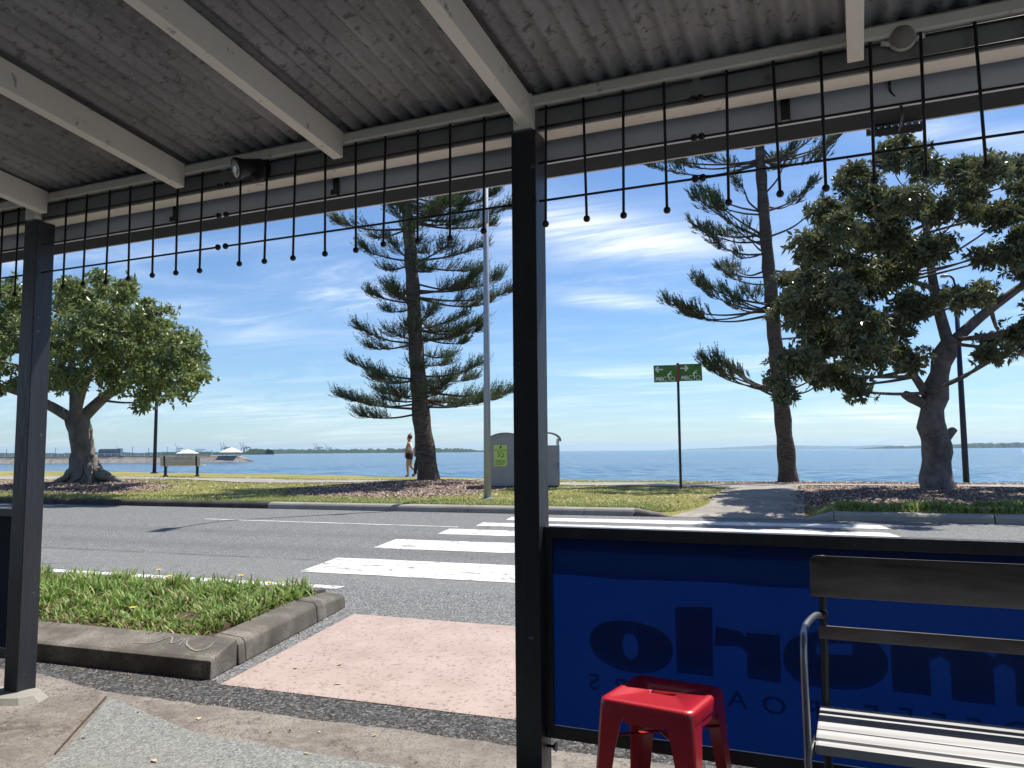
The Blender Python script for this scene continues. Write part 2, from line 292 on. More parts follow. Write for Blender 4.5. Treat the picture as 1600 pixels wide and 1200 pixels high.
c = m.ramp(n1, [(.36, (.025,.02,.019)), (.5, (.085,.072,.066)), (.64, (.22,.20,.19))]); c = m.mix(m.ramp(n3, [(.45, 0.), (.7, .5)]), c, (.20,.18,.165)); m.col(c).bump(n2, .4, .003); TIMB = m.m
STEEL = plain('galvanised_tube', (.30,.31,.33), .36, .5, .85, .12, 12)
DARKSTEEL = plain('dark_steel', (.03,.032,.035), .45, .5, .3, .15, 12)
POLEGREY = plain('pole_grey', (.30,.33,.37), .5, .4, .3, .08, 3)
POLEBLUE = plain('pole_navy', (.012,.02,.055), .45, .4, .1, .15, 3)
BING = plain('bin_grey', (.29,.293,.30), .55, .4, .2, .1, 3)
BINR = plain('bin_roof_grey', (.23,.245,.26), .5, .4, .2, .1, 3)
LIME = plain('sticker_lime', (.50,.66,.16), .5, .3, 0, .05)
INK = plain('dark_ink', (.03,.05,.03), .6, .3, 0, .05)
SIGNG = plain('sign_green', (.075,.185,.03), .5, .4, 0, .2, 5)
SIGNW = plain('sign_white', (.80,.86,.70), .5, .4, 0, .06)
RUST = plain('band_red', (.30,.06,.035), .6, .4, 0, .15, 8)
WHITE = plain('white_paint', (.78,.78,.76), .5, .4, 0, .04)
m = Mat('grey_timber', .5, .5); n1 = m.noise(9, 6, stretch=(.12,1,1), dist=.6); n2 = m.noise(70, 4, stretch=(.05,1,1)); m.col(m.ramp(n1, [(.3, (.22,.215,.215)), (.55, (.40,.40,.41)), (.75, (.52,.52,.53))])).bump(n2, .4, .003); TIMBG = m.m
BENCHA = plain('bench_aluminium', (.36,.35,.33), .45, .5, .3, .08, 5)
BENCHW = plain('bench_seat_aluminium', (.55,.57,.60), .4, .5, .3, .06, 5)
def bark(name, a, b, c_, stretch, scale=5):
    m = Mat(name, .9, .2); n1 = m.noise(scale, 6, .62, stretch=stretch); n2 = m.noise(1.3, 4); n3 = m.noise(26, 4)
    c = m.ramp(n1, [(.3, a), (.5, b), (.7, c_)]); c = m.mix(m.ramp(n2, [(.45, 0.), (.7, .5)]), c, c_); c = m.mix(m.ramp(n3, [(.58, 0.), (.7, .5)]), c, tuple(min(1, k*1.7) for k in c_)); m.col(c).bump(n1, .9, .06); return m.m
BARKP = bark('pine_bark', (.035,.028,.024), (.085,.066,.054), (.14,.115,.095), (1,1,3.2), 5)
BARKF = bark('fig_bark', (.085,.075,.066), (.15,.135,.12), (.23,.21,.19), (1,1,.6), 4)
BARKT = bark('grey_bark', (.06,.052,.05), (.125,.11,.105), (.20,.18,.17), (1,1,.8), 5)
def leafm(name, stops, tr, tcol, rough=.38):
    m = Mat(name, rough, .5); t = m.attr('tint'); c = m.ramp(t, stops); m.col(c).translucent(tr, m.mix(.5, c, tcol)); return m.m
LEAF_FIG = leafm('fig_leaf', [(0, (.08,.11,.035)), (.5, (.16,.205,.068)), (.85, (.26,.29,.12)), (1, (.33,.30,.14))], .36, (.25,.32,.07), .32)
LEAF_DRK = leafm('dark_fig_leaf', [(0, (.05,.06,.03)), (.5, (.10,.115,.052)), (.85, (.18,.19,.095)), (1, (.30,.18,.075))], .26, (.20,.22,.08), .3)
NEEDLE = leafm('pine_needle', [(0, (.035,.06,.028)), (.5, (.075,.115,.048)), (.85, (.135,.175,.075)), (1, (.21,.16,.09))], .2, (.12,.18,.05), .5)
SKIN = plain('skin', (.46,.25,.16), .55, .4, 0, .06, 8)
HAIR = plain('brown_hair', (.12,.05,.025), .5, .4, 0, .2, 30)
SHIRT = plain('white_cotton', (.75,.74,.73), .8, .2, 0, .05, 20)
SHORTS = plain('dark_cotton', (.035,.032,.035), .8, .2, 0, .15, 20)
NAVY = plain('navy_cotton', (.02,.03,.06), .8, .2, 0, .15, 20)
SHOEW = plain('white_shoe', (.7,.7,.7), .6, .3, 0, .05)
SHOEG = plain('grey_shoe', (.22,.22,.24), .6, .3, 0, .1)
ROCK = bark('rock', (.13,.115,.10), (.22,.195,.17), (.30,.27,.24), (1,1,1), .8)
FARVEG = plain('shore_foliage', (.035,.055,.03), .95, .1, 0, .3, .01)
FARHILL = plain('hill_forest', (.05,.07,.04), .95, .1, 0, .25, .002)
CRANEM = plain('crane_steel', (.10,.12,.15), .6, .4, 0, .1, .1)
WALLM = plain('shop_render', (.62,.61,.59), .85, .2, 0, .1, 1.5)
SOIL = plain('soil', (.075,.05,.036), .95, .1, 0, .35, 30, .8, 60)
YEL = plain('yellow_petal', (.80,.55,.02), .6, .3, 0, .1)
DRYLEAF = plain('dry_leaf', (.46,.37,.24), .8, .2, 0, .25, 40)
DRYLEAF2 = plain('brown_dry_leaf', (.17,.10,.06), .8, .2, 0, .25, 40)
m = Mat('lamp_glass', .12, .6, .6); m.col(m.ramp(m.noise(20, 2), [(.3, (.5,.5,.48)), (.7, (.7,.7,.68))])); GLASS = m.m
GREYBOX = plain('old_plastic', (.30,.28,.25), .6, .4, 0, .15, 20)

# ------------------------------------------------------------------ terrain
EDGE_U = [-140, -60, -37, -20.5, -5.1, 5.2, 40]; EDGE_V = [48, 38, 33.6, 30.5, 26.6, 25.6, 25.2]
def ve(u): return np.interp(u, EDGE_U, EDGE_V)
MOUNDS = [(-10.33, 21.1, .15, 2.0), (-21.45, 19.1, .13, 2.6), (2.95, 20.5, .07, 2.5)]
def sstep(a, b, x): t = np.clip((x-a)/(b-a), 0, 1); return t*t*(3-2*t)
def gz(u, v):
    u = np.asarray(u, float); v = np.asarray(v, float)
    z = .095+.105*sstep(15, 20, v)+.06*sstep(-15, -26, u)*sstep(15, 20, v)
    for a, b, h, s in MOUNDS: z = z+h*np.exp(-((u-a)**2+(v-b)**2)/(2*s*s))
    z = z+.018*np.sin(u*.9+v*.5)*np.sin(v*.8-u*.33)*sstep(15, 17, v)
    ramp = sstep(-3.0, -2.2, u)*sstep(.55, .05, u); z = z-(.125+.02)*ramp*(1-sstep(14.8, 17.4, v))
    e = ve(u); return z-(1-np.cos(np.clip((v-e+.6)/2.6, 0, 1)*math.pi))*.5*2.3
def mulch(u, v):
    u = np.asarray(u, float); v = np.asarray(v, float)
    a = np.exp(-(((u+22.3)/4.8)**2+((v-17.5)/2.6)**2)*.9)*1.25
    b = np.exp(-(((u+10.2)/2.7)**2+((v-19.2)/2.6)**2)*.8)*1.15
    c = sstep(-.6, .6, u)*sstep(15.3, 16.4, v)*.95*(1-sstep(24.6, 25.4, v))
    d = np.exp(-(((u+.36)/2.6)**2+((v-24.6)/1.0)**2))*1.0
    return np.clip(np.maximum.reduce([a, b, c, d]), 0, 1)
us = np.concatenate([np.arange(-130, -45, 2.), np.arange(-45, 12, .25), np.arange(12, 42, 2.)]); vs_ = np.concatenate([np.arange(14.98, 24, .2), np.arange(24, 52, .4)])
UU, VV = np.meshgrid(us, vs_); ZZ = gz(UU, VV); X = UU*math.cos(A)-VV*math.sin(A); Y = UU*math.sin(A)+VV*math.cos(A)
nu, nv = len(us), len(vs_); idx = np.arange(nu*nv).reshape(nv, nu)
F = np.stack([idx[:-1,:-1], idx[:-1,1:], idx[1:,1:], idx[1:,:-1]], -1).reshape(-1, 4)
me = npmesh('park_ground', np.stack([X, Y, ZZ], -1).reshape(-1, 3), F, True)
at_ = me.attributes.new('mulch', 'FLOAT', 'POINT'); at_.data.foreach_set('value', mulch(UU, VV).astype(np.float32).ravel())
tag(link('park_ground', me, TURF), kind='structure')

def strip(name, mat, u0, u1, vlo, vhi, lift, du=.5, nvv=8, parent=None):
    """a sheet that follows the park ground between two edges vlo(u) and vhi(u)"""
    uu = np.arange(u0, u1+1e-6, du); V = []; n = len(uu)
    for k in range(nvv+1):
        for a in uu:
            lo, hi = vlo(a), vhi(a); b = lo+(hi-lo)*k/nvv; V.append(UV(a, b, float(gz(a, b))+lift))
    ii = np.arange(n*(nvv+1)).reshape(nvv+1, n); F = np.stack([ii[:-1,:-1], ii[:-1,1:], ii[1:,1:], ii[1:,:-1]], -1).reshape(-1, 4)
    return link(name, npmesh(name, [tuple(p) for p in V], F, True), mat, parent)
pn = lambda u: 21.75+.06*math.sin(u*.7)-.012*u
pf = lambda u: 23.35-.055*u if u < 0 else 23.35
tag(strip('foreshore_path', PALEC, -80, 30, pn, pf, .02), kind='structure')
# kerb ramp of the crossing
rv = np.linspace(14.74, 21.95, 34); V = []
for b in rv:
    ul = -1.78-.5*float(1-sstep(14.9, 16.6, b)); ur = .04
    for k in range(9): a = ul+(ur-ul)*k/8; V.append(UV(a, b, float(gz(a, b))+.024))
ii = np.arange(34*9).reshape(34, 9); tag(link('kerb_ramp', npmesh('kerb_ramp', [tuple(p) for p in V], np.stack([ii[:-1,:-1], ii[:-1,1:], ii[1:,1:], ii[1:,:-1]], -1).reshape(-1, 4), True), RAMPC), kind='structure')
# the sea, out to the horizon
rr = [22.]
while rr[-1] < 700: rr.append(rr[-1]+max(.3, .0125*rr[-1]))
rr = np.array(rr+list(np.geomspace(760, 24000, 22))); dr = np.maximum(.3, .0125*rr)
th_ = np.radians(np.concatenate([np.linspace(-42, 42, 620), np.linspace(50, 310, 34)])); nr, nt_ = len(rr), len(th_)
TH, RR = np.meshgrid(th_, rr); sx_ = RR*(np.sin(TH)*math.cos(YAW)-np.cos(TH)*math.sin(YAW)); sy_ = RR*(np.sin(TH)*math.sin(YAW)+np.cos(TH)*math.cos(YAW)); sz_ = np.zeros_like(RR)
gw = np.random.default_rng(5)
for k in range(46):
    lam = 1.1*8**gw.random(); an = math.radians(200)+gw.normal(0, .45); am = .030*lam/(2*math.pi)*gw.uniform(.6, 1.3); kx, ky = math.cos(an)*2*math.pi/lam, math.sin(an)*2*math.pi/lam
    sz_ += am*np.sin(kx*sx_+ky*sy_+gw.uniform(0, 6.28))*np.clip(lam/dr[:, None]/2.5-1, 0, 1)
sz_ *= (np.abs(TH) < math.radians(41))*sstep(720, 500, RR)
V = np.concatenate([np.stack([sx_, sy_, sz_-1.6], -1).reshape(-1, 3), [[0, 0, -1.6]]]); ii = np.arange(nr*nt_).reshape(nr, nt_); i2 = np.roll(ii, -1, 1)
F = np.stack([ii[:-1], ii[1:], i2[1:], i2[:-1]], -1).reshape(-1, 4)[:, ::-1]
tag(link('sea', npmesh('sea', V[:-1], F, True), SEA), kind='structure')

# ------------------------------------------------------------------ road
def quadsheet(name, mat, pts, z, parent=None, sub=1):
    mb = MB(); mb.add([UV(a, b, z) for a, b in pts], [tuple(range(len(pts)))]); return link(name, mb.mesh(name, fix=False), mat, parent)
road = tag(quadsheet('road', ASPH, [(-90, 3.0), (60, 3.0), (60, 14.99), (-90, 14.99)], -.03), kind='structure')
def stripe(v0, v1, ul, ur, z=-.026, skew=-.2):
    random.seed(int(v0*100)); top, bot = [], []; n = 26
    for k in range(n+1):
        t = k/n; e = .012*random.uniform(-1, 1)
        bot.append((ul+(ur-ul)*t, v0+e)); top.append((ul+skew*(v1-v0)+(ur-ul)*t, v1+.012*random.uniform(-1, 1)))
    return quadsheet('zebra_stripe', PAINT, bot+top[::-1], z, road)
for v0, v1, ul in ((7.05, 8.1, -4.93), (9.05, 10.05, -5.22), (10.85, 11.62, -5.16), (12.2, 12.8, -5.1), (13.35, 14.0, -5.0)): stripe(v0, v1, ul, 1.28)
quadsheet('edge_line', PAINT, [(-40, 6.32), (-3.98, 6.25), (-3.98, 6.40), (-40, 6.47)], -.026, road)
quadsheet('hold_line', PAINT, [(-10.6, 12.08), (-5.3, 11.88), (-5.3, 11.97), (-10.6, 12.17)], -.026, road)
random.seed(3)
edge = [(-2.98+(-.25)*0, 3.54)]
quadsheet('painted_crossing', PINK, [(-2.95, 3.52), (-2.0, 3.51), (-1.0, 3.50), (3.0, 3.5), (2.8, 5.33), (-1.9, 5.32), (-3.24, 5.34)], -.0262, road)
quadsheet('gutter_strip', ASPH2, [(-9, 3.02), (5, 3.02), (5, 3.49), (-2.9, 3.5), (-3.1, 3.6), (-9, 3.6)], -.0268, road)
# near footpath
random.seed(5)
def wig(pts, n, amp):
    out = []
    for (a, b), (c, d) in zip(pts[:-1], pts[1:]):
        for k in range(n): t = k/n; out.append((a+(c-a)*t, b+(d-b)*t+random.uniform(-amp, amp)))
    return out+[pts[-1]]
edge = wig([(-12, 3.36), (-4.1, 3.32), (-3.35, 3.17), (-1.2, 3.15), (6, 3.14)], 26, .012)
mb = MB(); top = [UV(a, b, -.006) for a, b in edge]; low = [UV(a, b+.015, -.045) for a, b in edge]; n = len(top)
back = [Vector((p.x, -1.1, -.006)) for p in top]
mb.add(top+low+back, [(i, i+1, n+i+1, n+i) for i in range(n-1)]+[(2*n+i, 2*n+i+1, i+1, i) for i in range(n-1)])
tag(mb.build('footpath', BROWN), kind='structure')
mb = MB(); g = [(-3.27, 3.10), (-2.5, 2.83), (-1.75, 2.79), (-.6, 2.78), (6, 2.76)]; bk = [Vector((-2.99, 2.3, .0)), Vector((-1.6, -1.1, 0)), Vector((6, -1.1, 0))]
q = [UV(a, b, .0) for a, b in g]; mb.add(q+bk[::-1], [tuple(range(len(q)+3))])
tag(mb.build('paved_ramp', GREYP), kind='structure')
mb = MB(); a_, b_ = UV(-3.285, 3.10, .0005), Vector((-3.01, 2.28, .0005)); mb.add([a_, b_, b_+Vector((-.010, 0, 0)), a_+Vector((-.012, 0, 0))], [(0, 1, 2, 3)]); tag(mb.build('pavement_joint', SOIL), kind='structure')
mb = MB(); mb.span((-9, -1.4, -.2), (6, -1.1, 4.2)); tag(mb.build('shop_wall', WALLM), kind='structure')

# far kerb: cast blocks with joints
kerb = empty('kerb', UV(-10, 14.75, -.03), 0); tag(kerb, kind='structure'); kerb['kind'] = 'structure'
prof = [(0, -.03), (.012, .055), (.035, .085), (.08, .104), (.24, .112), (.24, -.03)]
def kerb_block(u0, u1, mat, low0=1, low1=1):
    mb = MB(); k = len(prof); V = []
    for uu, lw in ((u0, low0), (u1, low1)):
        for dv, z in prof: V.append(UV(uu, 14.75+dv, -.03+(z+.03)*lw))
    mb.add(V, [tuple(range(k)), tuple(range(2*k-1, k-1, -1))]+[(i, (i+1) % k, k+(i+1) % k, k+i) for i in range(k)])
    o = mb.build('kerb_block', mat, bevel=.006); o.parent = kerb; o.matrix_parent_inverse = Matrix.Translation(-kerb.location)
    return o
u = -62.
while u < -3.1:
    e = min(u+2.42, -2.96); kerb_block(u, e-.012, PALEC if (u > -12.2 and u < -3) else KERBD); u += 2.42
kerb_block(-2.95, -2.3, OLDC, 1, .12)
kerb_block(.04, .5, PALEC, .15, 1); u = .51
while u < 26: kerb_block(u, u+2.4, PALEC); u += 2.42

# ------------------------------------------------------------------ planter island
pl = empty('planter_island', UV(-5, 4.5, -.03), A, 'low concrete kerbed planting island beside the pink crossing', 'planter')
def PL(u, v, z): return (u+5, v-4.5, z+.03)
def plb(mb, prof_pts, ua, ub, va=None, vb=None): pass
# front kerb pieces: upright face then a sloping top
def front_piece(u0, u1):
    mb = MB(); pr = [(3.57, -.03), (3.575, .07), (3.60, .082), (3.86, .125), (3.86, -.03)]
    cut = .0
    V = [PL(u0, v, z) for v, z in pr]+[PL(u1-(v-3.57)*.21 if u1 > -3.2 else u1, v, z) for v, z in pr]; k = len(pr)
    mb.add(V, [tuple(range(k)), tuple(range(2*k-1, k-1, -1))]+[(i, (i+1) % k, k+(i+1) % k, k+i) for i in range(k)])
    return mb.build('kerb_block', OLDC, pl, bevel=.008)
for a, b in ((-14, -11.2), (-11.19, -8.4), (-8.39, -5.6), (-5.59, -3.06)): front_piece(a, b)
def side_piece(v0, v1, lo=1, hi=1):
    mb = MB(); un = lambda v: -3.05-(v-3.57)*.2
    V = []
    for v, s in ((v0, lo), (v1, hi)):
        for du, z in ((0, -.03), (-.012, .085), (-.035, .11), (-.20, .125), (-.20, -.03)): V.append(PL(un(v)+du, v, -.03+(z+.03)*s))
    k = 5; mb.add(V, [tuple(range(k)), tuple(range(2*k-1, k-1, -1))]+[(i, (i+1) % k, k+(i+1) % k, k+i) for i in range(k)])
    return mb.build('kerb_block', OLDC, pl, bevel=.01)
side_piece(3.87, 3.95); side_piece(3.955, 5.0); side_piece(5.008, 5.56, 1, .72)
mb = MB(); pr = [(5.62, -.03), (5.60, .1), (5.40, .12), (5.40, -.03)]
V = [PL(-14, v, z) for v, z in pr]+[PL(-3.66, v, z) for v, z in pr]; mb.add(V, [(0,1,2,3), (7,6,5,4)]+[(i, (i+1) % 4, 4+(i+1) % 4, 4+i) for i in range(4)]); mb.build('kerb_block', OLDC, pl, bevel=.008)
gu = np.linspace(-14, -3.2, 90); gv = np.linspace(3.84, 5.44, 16); V = []
for b in gv:
    for a in gu: a2 = min(a, -3.24-(b-3.57)*.2); V.append(PL(a2, b, .085+.03*math.sin(a*5.1)*math.sin(b*6.3+a)))
ii = np.arange(90*16).reshape(16, 90); link('soil_bed', npmesh('soil_bed', V, np.stack([ii[:-1,:-1], ii[:-1,1:], ii[1:,1:], ii[1:,:-1]], -1).reshape(-1, 4), True), SOIL, pl)
# pale scuff marks on the sloping top
m = Mat('scuff', .9, .2); m.col(m.ramp(m.noise(40, 3), [(.3, (.17,.16,.14)), (.7, (.27,.255,.23))])); SCUFF = m.m
sc = MB()
def top_z(v): return .082+(v-3.60)/.26*.043+.0035
def scuff(path, wd):
    pts = smooth_path([(a, b, 0) for a, b in path], 5); L_, R_ = [], []
    for i, p in enumerate(pts):
        t = (pts[min(i+1, len(pts)-1)]-pts[max(0, i-1)]).normalized(); nn = Vector((-t.y, t.x, 0)); ww = wd*(.4+.6*math.sin(math.pi*i/(len(pts)-1)))
        for q, lst in ((p+nn*ww, L_), (p-nn*ww, R_)): lst.append(PL(q.x, q.y, top_z(q.y)))
    n = len(pts); sc.add(L_+R_, [(i, i+1, n+i+1, n+i) for i in range(n-1)])
scuff([(-3.72, 3.68), (-3.6, 3.70), (-3.55, 3.80), (-3.47, 3.72), (-3.44, 3.79), (-3.40, 3.70)], .006)
scuff([(-3.42, 3.80), (-3.38, 3.74), (-3.33, 3.70), (-3.24, 3.66), (-3.20, 3.70), (-3.22, 3.78)], .007)
sc.build('scuff_mark', SCUFF, pl)
# strap leaves
def blades(n, posf, hmin, hmax, wd, lean=.6, seg=3, tintf=None, seed=1):
    g = np.random.default_rng(seed); P = posf(g, n); n = len(P)
    h = g.uniform(hmin, hmax, n)*P[:, 3]; az = g.uniform(0, 2*np.pi, n); le = g.uniform(.15, 1, n)*lean
    d = np.stack([np.cos(az), np.sin(az), np.zeros(n)], -1); pr = np.stack([-np.sin(az), np.cos(az), np.zeros(n)], -1)
    V = np.zeros((n, 2*seg+1, 3)); 
    for k in range(seg+1):
        t = k/seg; c = P[:, :3]+d*(le*h*t*t)[:, None]; c[:, 2] += h*(t-.35*le*t*t)
        wk = wd*(1-.25*t-.0)*(1 if k < seg else 0)
        if k < seg: V[:, 2*k] = c+pr*wk/2; V[:, 2*k+1] = c-pr*wk/2
        else: V[:, 2*k] = c
    F = []
    for k in range(seg-1): F += [(2*k, 2*k+1, 2*k+3), (2*k, 2*k+3, 2*k+2)]
    F.append((2*seg-2, 2*seg-1, 2*seg)); F = np.array(F)
    FF = (F[None]+(np.arange(n)*(2*seg+1))[:, None, None]).reshape(-1, 3)
    t = (tintf(g, P) if tintf else g.uniform(0, 1, n)); return V.reshape(-1, 3), FF, np.repeat(t, len(F))
def plpos(g, n):
    nc = 620; cu = g.uniform(-7.5, -3.3, nc); cv = g.uniform(3.88, 5.40, nc); cs = g.uniform(.4, 1.25, nc)
    cs = cs*(.62+.5*np.clip((cv-3.9)/.8, 0, 1)); keep = cu < (-3.30-(cv-3.57)*.2); cu, cv, cs = cu[keep], cv[keep], cs[keep]
    k = g.integers(0, len(cu), n); u = cu[k]+g.normal(0, .035, n); v = np.clip(cv[k]+g.normal(0, .035, n), 3.83, 5.5)
    return np.stack([u+5, v-4.5, np.full(n, .11), cs[k], g.random(len(cu))[k], v], -1)
V, F, T = blades(22000, plpos, .06, .15, .013, 1.2, 3, lambda g, P: np.clip(g.normal(.42, .17, len(P))+np.where(g.random(len(P)) < .14+.5*np.exp(-(P[:, 5]-3.85)/.25), .45, 0), 0, 1), 4)
tag(link('strap_grass', npmesh('strap_grass', V, F, True, T), BLADE, pl), kind='stuff')
for i, (a, b, h) in enumerate(((-4.22, 5.25, .25), (-3.84, 5.1, .235), (-4.75, 5.05, .25), (-4.3, 4.25, .18), (-5.1, 5.3, .25))):
    mb = MB(); mb.lathe([(.004, .0), (.012, .006), (.014, .012), (.006, .016)], 8)
    for k in range(9):
        an = 2*math.pi*k/9; c, s = math.cos(an), math.sin(an)
        mb.add([(c*.01-s*.006, s*.01+c*.006, .008), (c*.01+s*.006, s*.01-c*.006, .008), (c*.03+s*.007, s*.03-c*.007, .014), (c*.036, s*.036, .015), (c*.03-s*.007, s*.03+c*.007, .014)], [(0,1,2,3,4)])
    p = PL(a, b, h-.03); fl = mb.build('flower', YEL, pl, loc=(p[0], p[1], p[2])); fl.scale = (.75, .75, 1); mb = MB(); mb.tube([(0, 0, 0), (.01, .005, -(h-.08)*.5), (0, 0, -(h-.08))], .003, 5); mb.build('stem', BLADE, fl)

# ------------------------------------------------------------------ park ground cover
def scat(g, n, u0, u1, v0, v1, dens):
    u = g.uniform(u0, u1, n); v = g.uniform(v0, v1, n); k = g.random(n) < dens(u, v); u, v = u[k], v[k]
    z = gz(u, v); x = u*math.cos(A)-v*math.sin(A); y = u*math.sin(A)+v*math.cos(A); return x, y, z, u, v
def gpos(n0, u0, u1, v0, v1, dens, hs):
    def f(g, n):
        x, y, z, u, v = scat(g, n, u0, u1, v0, v1, dens); return np.stack([x, y, z-.01, hs(u, v), u, v], -1)
    return f
notramp = lambda u, v: ((u < -1.85-.75*(1-sstep(14.9, 16.8, v))) | (u > .15) | (v > 23.5))
offpath = lambda u, v: ~((v > 21.6-.012*u) & (v < 23.5-.055*np.minimum(u, 0)))
V, F, T = blades(120000, gpos(0, -32, 10, 15.02, 16.3, lambda u, v: (1-.85*sstep(15.15, 16.2, v))*notramp(u, v)*(.35+.65*sstep(-13, -11, u)), lambda u, v: 1+0*u), .04, .10, .022, .9, 2, lambda g, P: np.clip(g.normal(.68, .17, len(P)), 0, 1), 8)
tag(link('verge_grass', npmesh('verge_grass', V, F, False, T), BLADE), 'ragged green grass growing behind the far kerb', 'grass', kind='stuff')
V, F, T = blades(150000, gpos(0, -30, 8, 15.6, 26, lambda u, v: (mulch(u, v) < .45)*notramp(u, v)*offpath(u, v)*(v < ve(u)-.3), lambda u, v: 1+0*u), .02, .05, .02, .9, 2, lambda g, P: np.clip(g.normal(.74, .12, len(P)), 0, .95), 9)
tag(link('lawn_grass', npmesh('lawn_grass', V, F, False, T), BLADE), 'short dry yellow-green lawn between kerb and path', 'grass', kind='stuff')
g = np.random.default_rng(21)
def chips(n, u0, u1, v0, v1, dens, size, seed):
    g = np.random.default_rng(seed); x, y, z, u, v = scat(g, n, u0, u1, v0, v1, dens); n = len(x); az = g.uniform(0, 6.28, n); l = g.uniform(.5, 1, n)*size; wd = l*g.uniform(.25, .55, n)
    d = np.stack([np.cos(az)*l, np.sin(az)*l, g.normal(0, .3, n)*l], -1); e = np.stack([-np.sin(az)*wd, np.cos(az)*wd, g.normal(0, .4, n)*wd], -1); c = np.stack([x, y, z+.012+.024*((u > -1.8) & (u < .1))], -1)
    V = np.stack([c-d, c+e, c+d, c-e], 1).reshape(-1, 3); F = np.arange(4*n).reshape(n, 4); return V, F, np.clip(g.beta(1.6, 1.8, n), 0, 1)
V, F, T = chips(130000, -34, 12, 15.1, 25.2, lambda u, v: (((mulch(u, v) > .4)*notramp(u, v))+(u > -.3)*(u < .3)*(v > 15.4)*np.clip((u+.3)/.5, 0, 1))*offpath(u, v), .046, 3)
tag(link('mulch_chips', npmesh('mulch_chips', V, F, False, T), CHIP), 'brown bark mulch spread under the trees', 'mulch', kind='stuff')
V, F, T = chips(5200, -30, 9, 15.1, 26, lambda u, v: notramp(u, v)*1.0, .06, 5)
tag(link('leaf_litter', npmesh('leaf_litter', V, F, False, .75+.25*T), CHIP), 'pale fallen leaves scattered over lawn and mulch', 'leaf litter', kind='stuff')
def plants(name, label, n, u0, u1, v0, v1, seed):
    V, F, T = blades(n, gpos(0, u0, u1, v0, v1, lambda u, v: 1+0*u, lambda u, v: .6+.5*np.abs(np.sin(u*2.3)*np.cos(u*.9+v*3))), .1, .24, .03, .9, 3, lambda g, P: np.clip(g.normal(.5, .3, len(P)), 0, 1), seed)
    tag(link(name, npmesh(name, V, F, True, T), BLADE), label, 'ground cover', kind='stuff')
plants('ground_cover', 'dark green ground cover behind the kerb under the right hand trees', 9000, .6, 6, 15.1, 16.0, 31)

# ------------------------------------------------------------------ awning
aw = empty('verandah_awning', (-1.1, 2.75, 0), 0, 'corrugated iron verandah awning with cream rafters and black posts', 'awning')
AO = Vector((-1.1, 2.75, 0))
def awp(mb, name, mat, parent=None, **k):
    o = mb.build(name, mat, parent or aw, **k)
    o.location = -AO if (parent is None) else (0, 0, 0); return o
SL = math.tan(R(7.2))
def rz_(y): return 2.454+(2.65-y)*SL       # underside of a rafter
for x in (-6.6, -5.65, -4.72, -3.79, -2.845, -1.948, -1.09, .075, 1.15, 2.2, 3.2):
    mb = MB(); V = []
    for y in (-1.1, 2.698):
        z = rz_(y)
        V += [(x-.05, y, z), (x, y, z), (x, y, z+.113), (x-.05, y, z+.113)]
    mb.add(V, [(0,1,2,3), (7,6,5,4), (0,4,5,1), (1,5,6,2), (2,6,7,3), (3,7,4,0)])
    awp(mb, 'rafter', CREAM, bevel=.003)
pitch = .0762
def sheet(x0, ncor, over):
    mb = MB(); n = ncor*8; ys = np.linspace(-1.1, 2.93, 9); V = []
    for y in ys:
        for k in range(n+1):
            x = x0+k*pitch/8; V.append((x, y, rz_(y)+.113+.022+over+.0105*math.cos(2*math.pi*k/8)))
    ii = np.arange((n+1)*9).reshape(9, n+1); mb.v = V; mb.f = [tuple(q) for q in np.stack([ii[:-1,:-1], ii[:-1,1:], ii[1:,1:], ii[1:,:-1]], -1).reshape(-1, 4).tolist()]; mb.m = [0]*len(mb.f)
    o = link('roof_sheet', mb.mesh('roof_sheet', True, fix=False), IRON, aw); o.location = -AO
for i in range(14): sheet(-7.2+i*10*pitch, 11, .0025*(i % 2))
mb = MB(); mb.span((-9, 2.735, 2.428), (4, 2.812, 2.565)); awp(mb, 'beam', BEAM, bevel=.004)
mb = MB(); mb.prism([(2.7, 2.52), (2.7, 2.552), (2.712, 2.562), (2.734, 2.576), (2.734, 2.514), (2.708, 2.514)], 0, -9, 4); awp(mb, 'moulding', CREAM)
mb = MB(); mb.span((-9, 2.737, 2.4215), (4, 2.826, 2.4275)); awp(mb, 'bounce_strip', CREAM)  # pale board added under the beam; ground bounce put into its colour
mb = MB(); mb.span((-9, 2.866, 2.3485), (4, 2.886, 2.53)); awp(mb, 'gutter_back_board', GUTB)  # added board: the gutter's back face, paler to offset its weak light
mb = MB(); mb.span((-9, 2.76, 2.566), (4, 2.80, 2.585)); awp(mb, 'roof_batten', BEAM)
mb = MB(); t = .004   # open gutter section
gp = [(2.888, 2.50), (2.888, 2.350), (3.02, 2.345), (3.026, 2.445), (3.012, 2.456), (3.012, 2.451), (3.019, 2.443), (3.014, 2.352), (2.893, 2.356), (2.893, 2.50)]
mb.prism(gp, 0, -9, 4); gut = awp(mb, 'gutter', GUTM)
mb = MB(); mb.prism([(3.0265, 2.346), (3.0265, 2.358), (3.036, 2.358), (3.036, 2.3455)], 0, -9, 4); o = mb.build('gutter_lip', GUTL, gut)
for x in (-6.1, -4.02, -3.07, -2.1, -1.13, -.18, .8, 1.9):
    mb = MB(); mb.span((x-.016, 2.857, 2.349), (x+.016, 2.8605, 2.50)); mb.span((x-.014, 2.836, 2.35), (x+.014, 2.8565, 2.375)); mb.build('bracket', DARKSTEEL, gut)
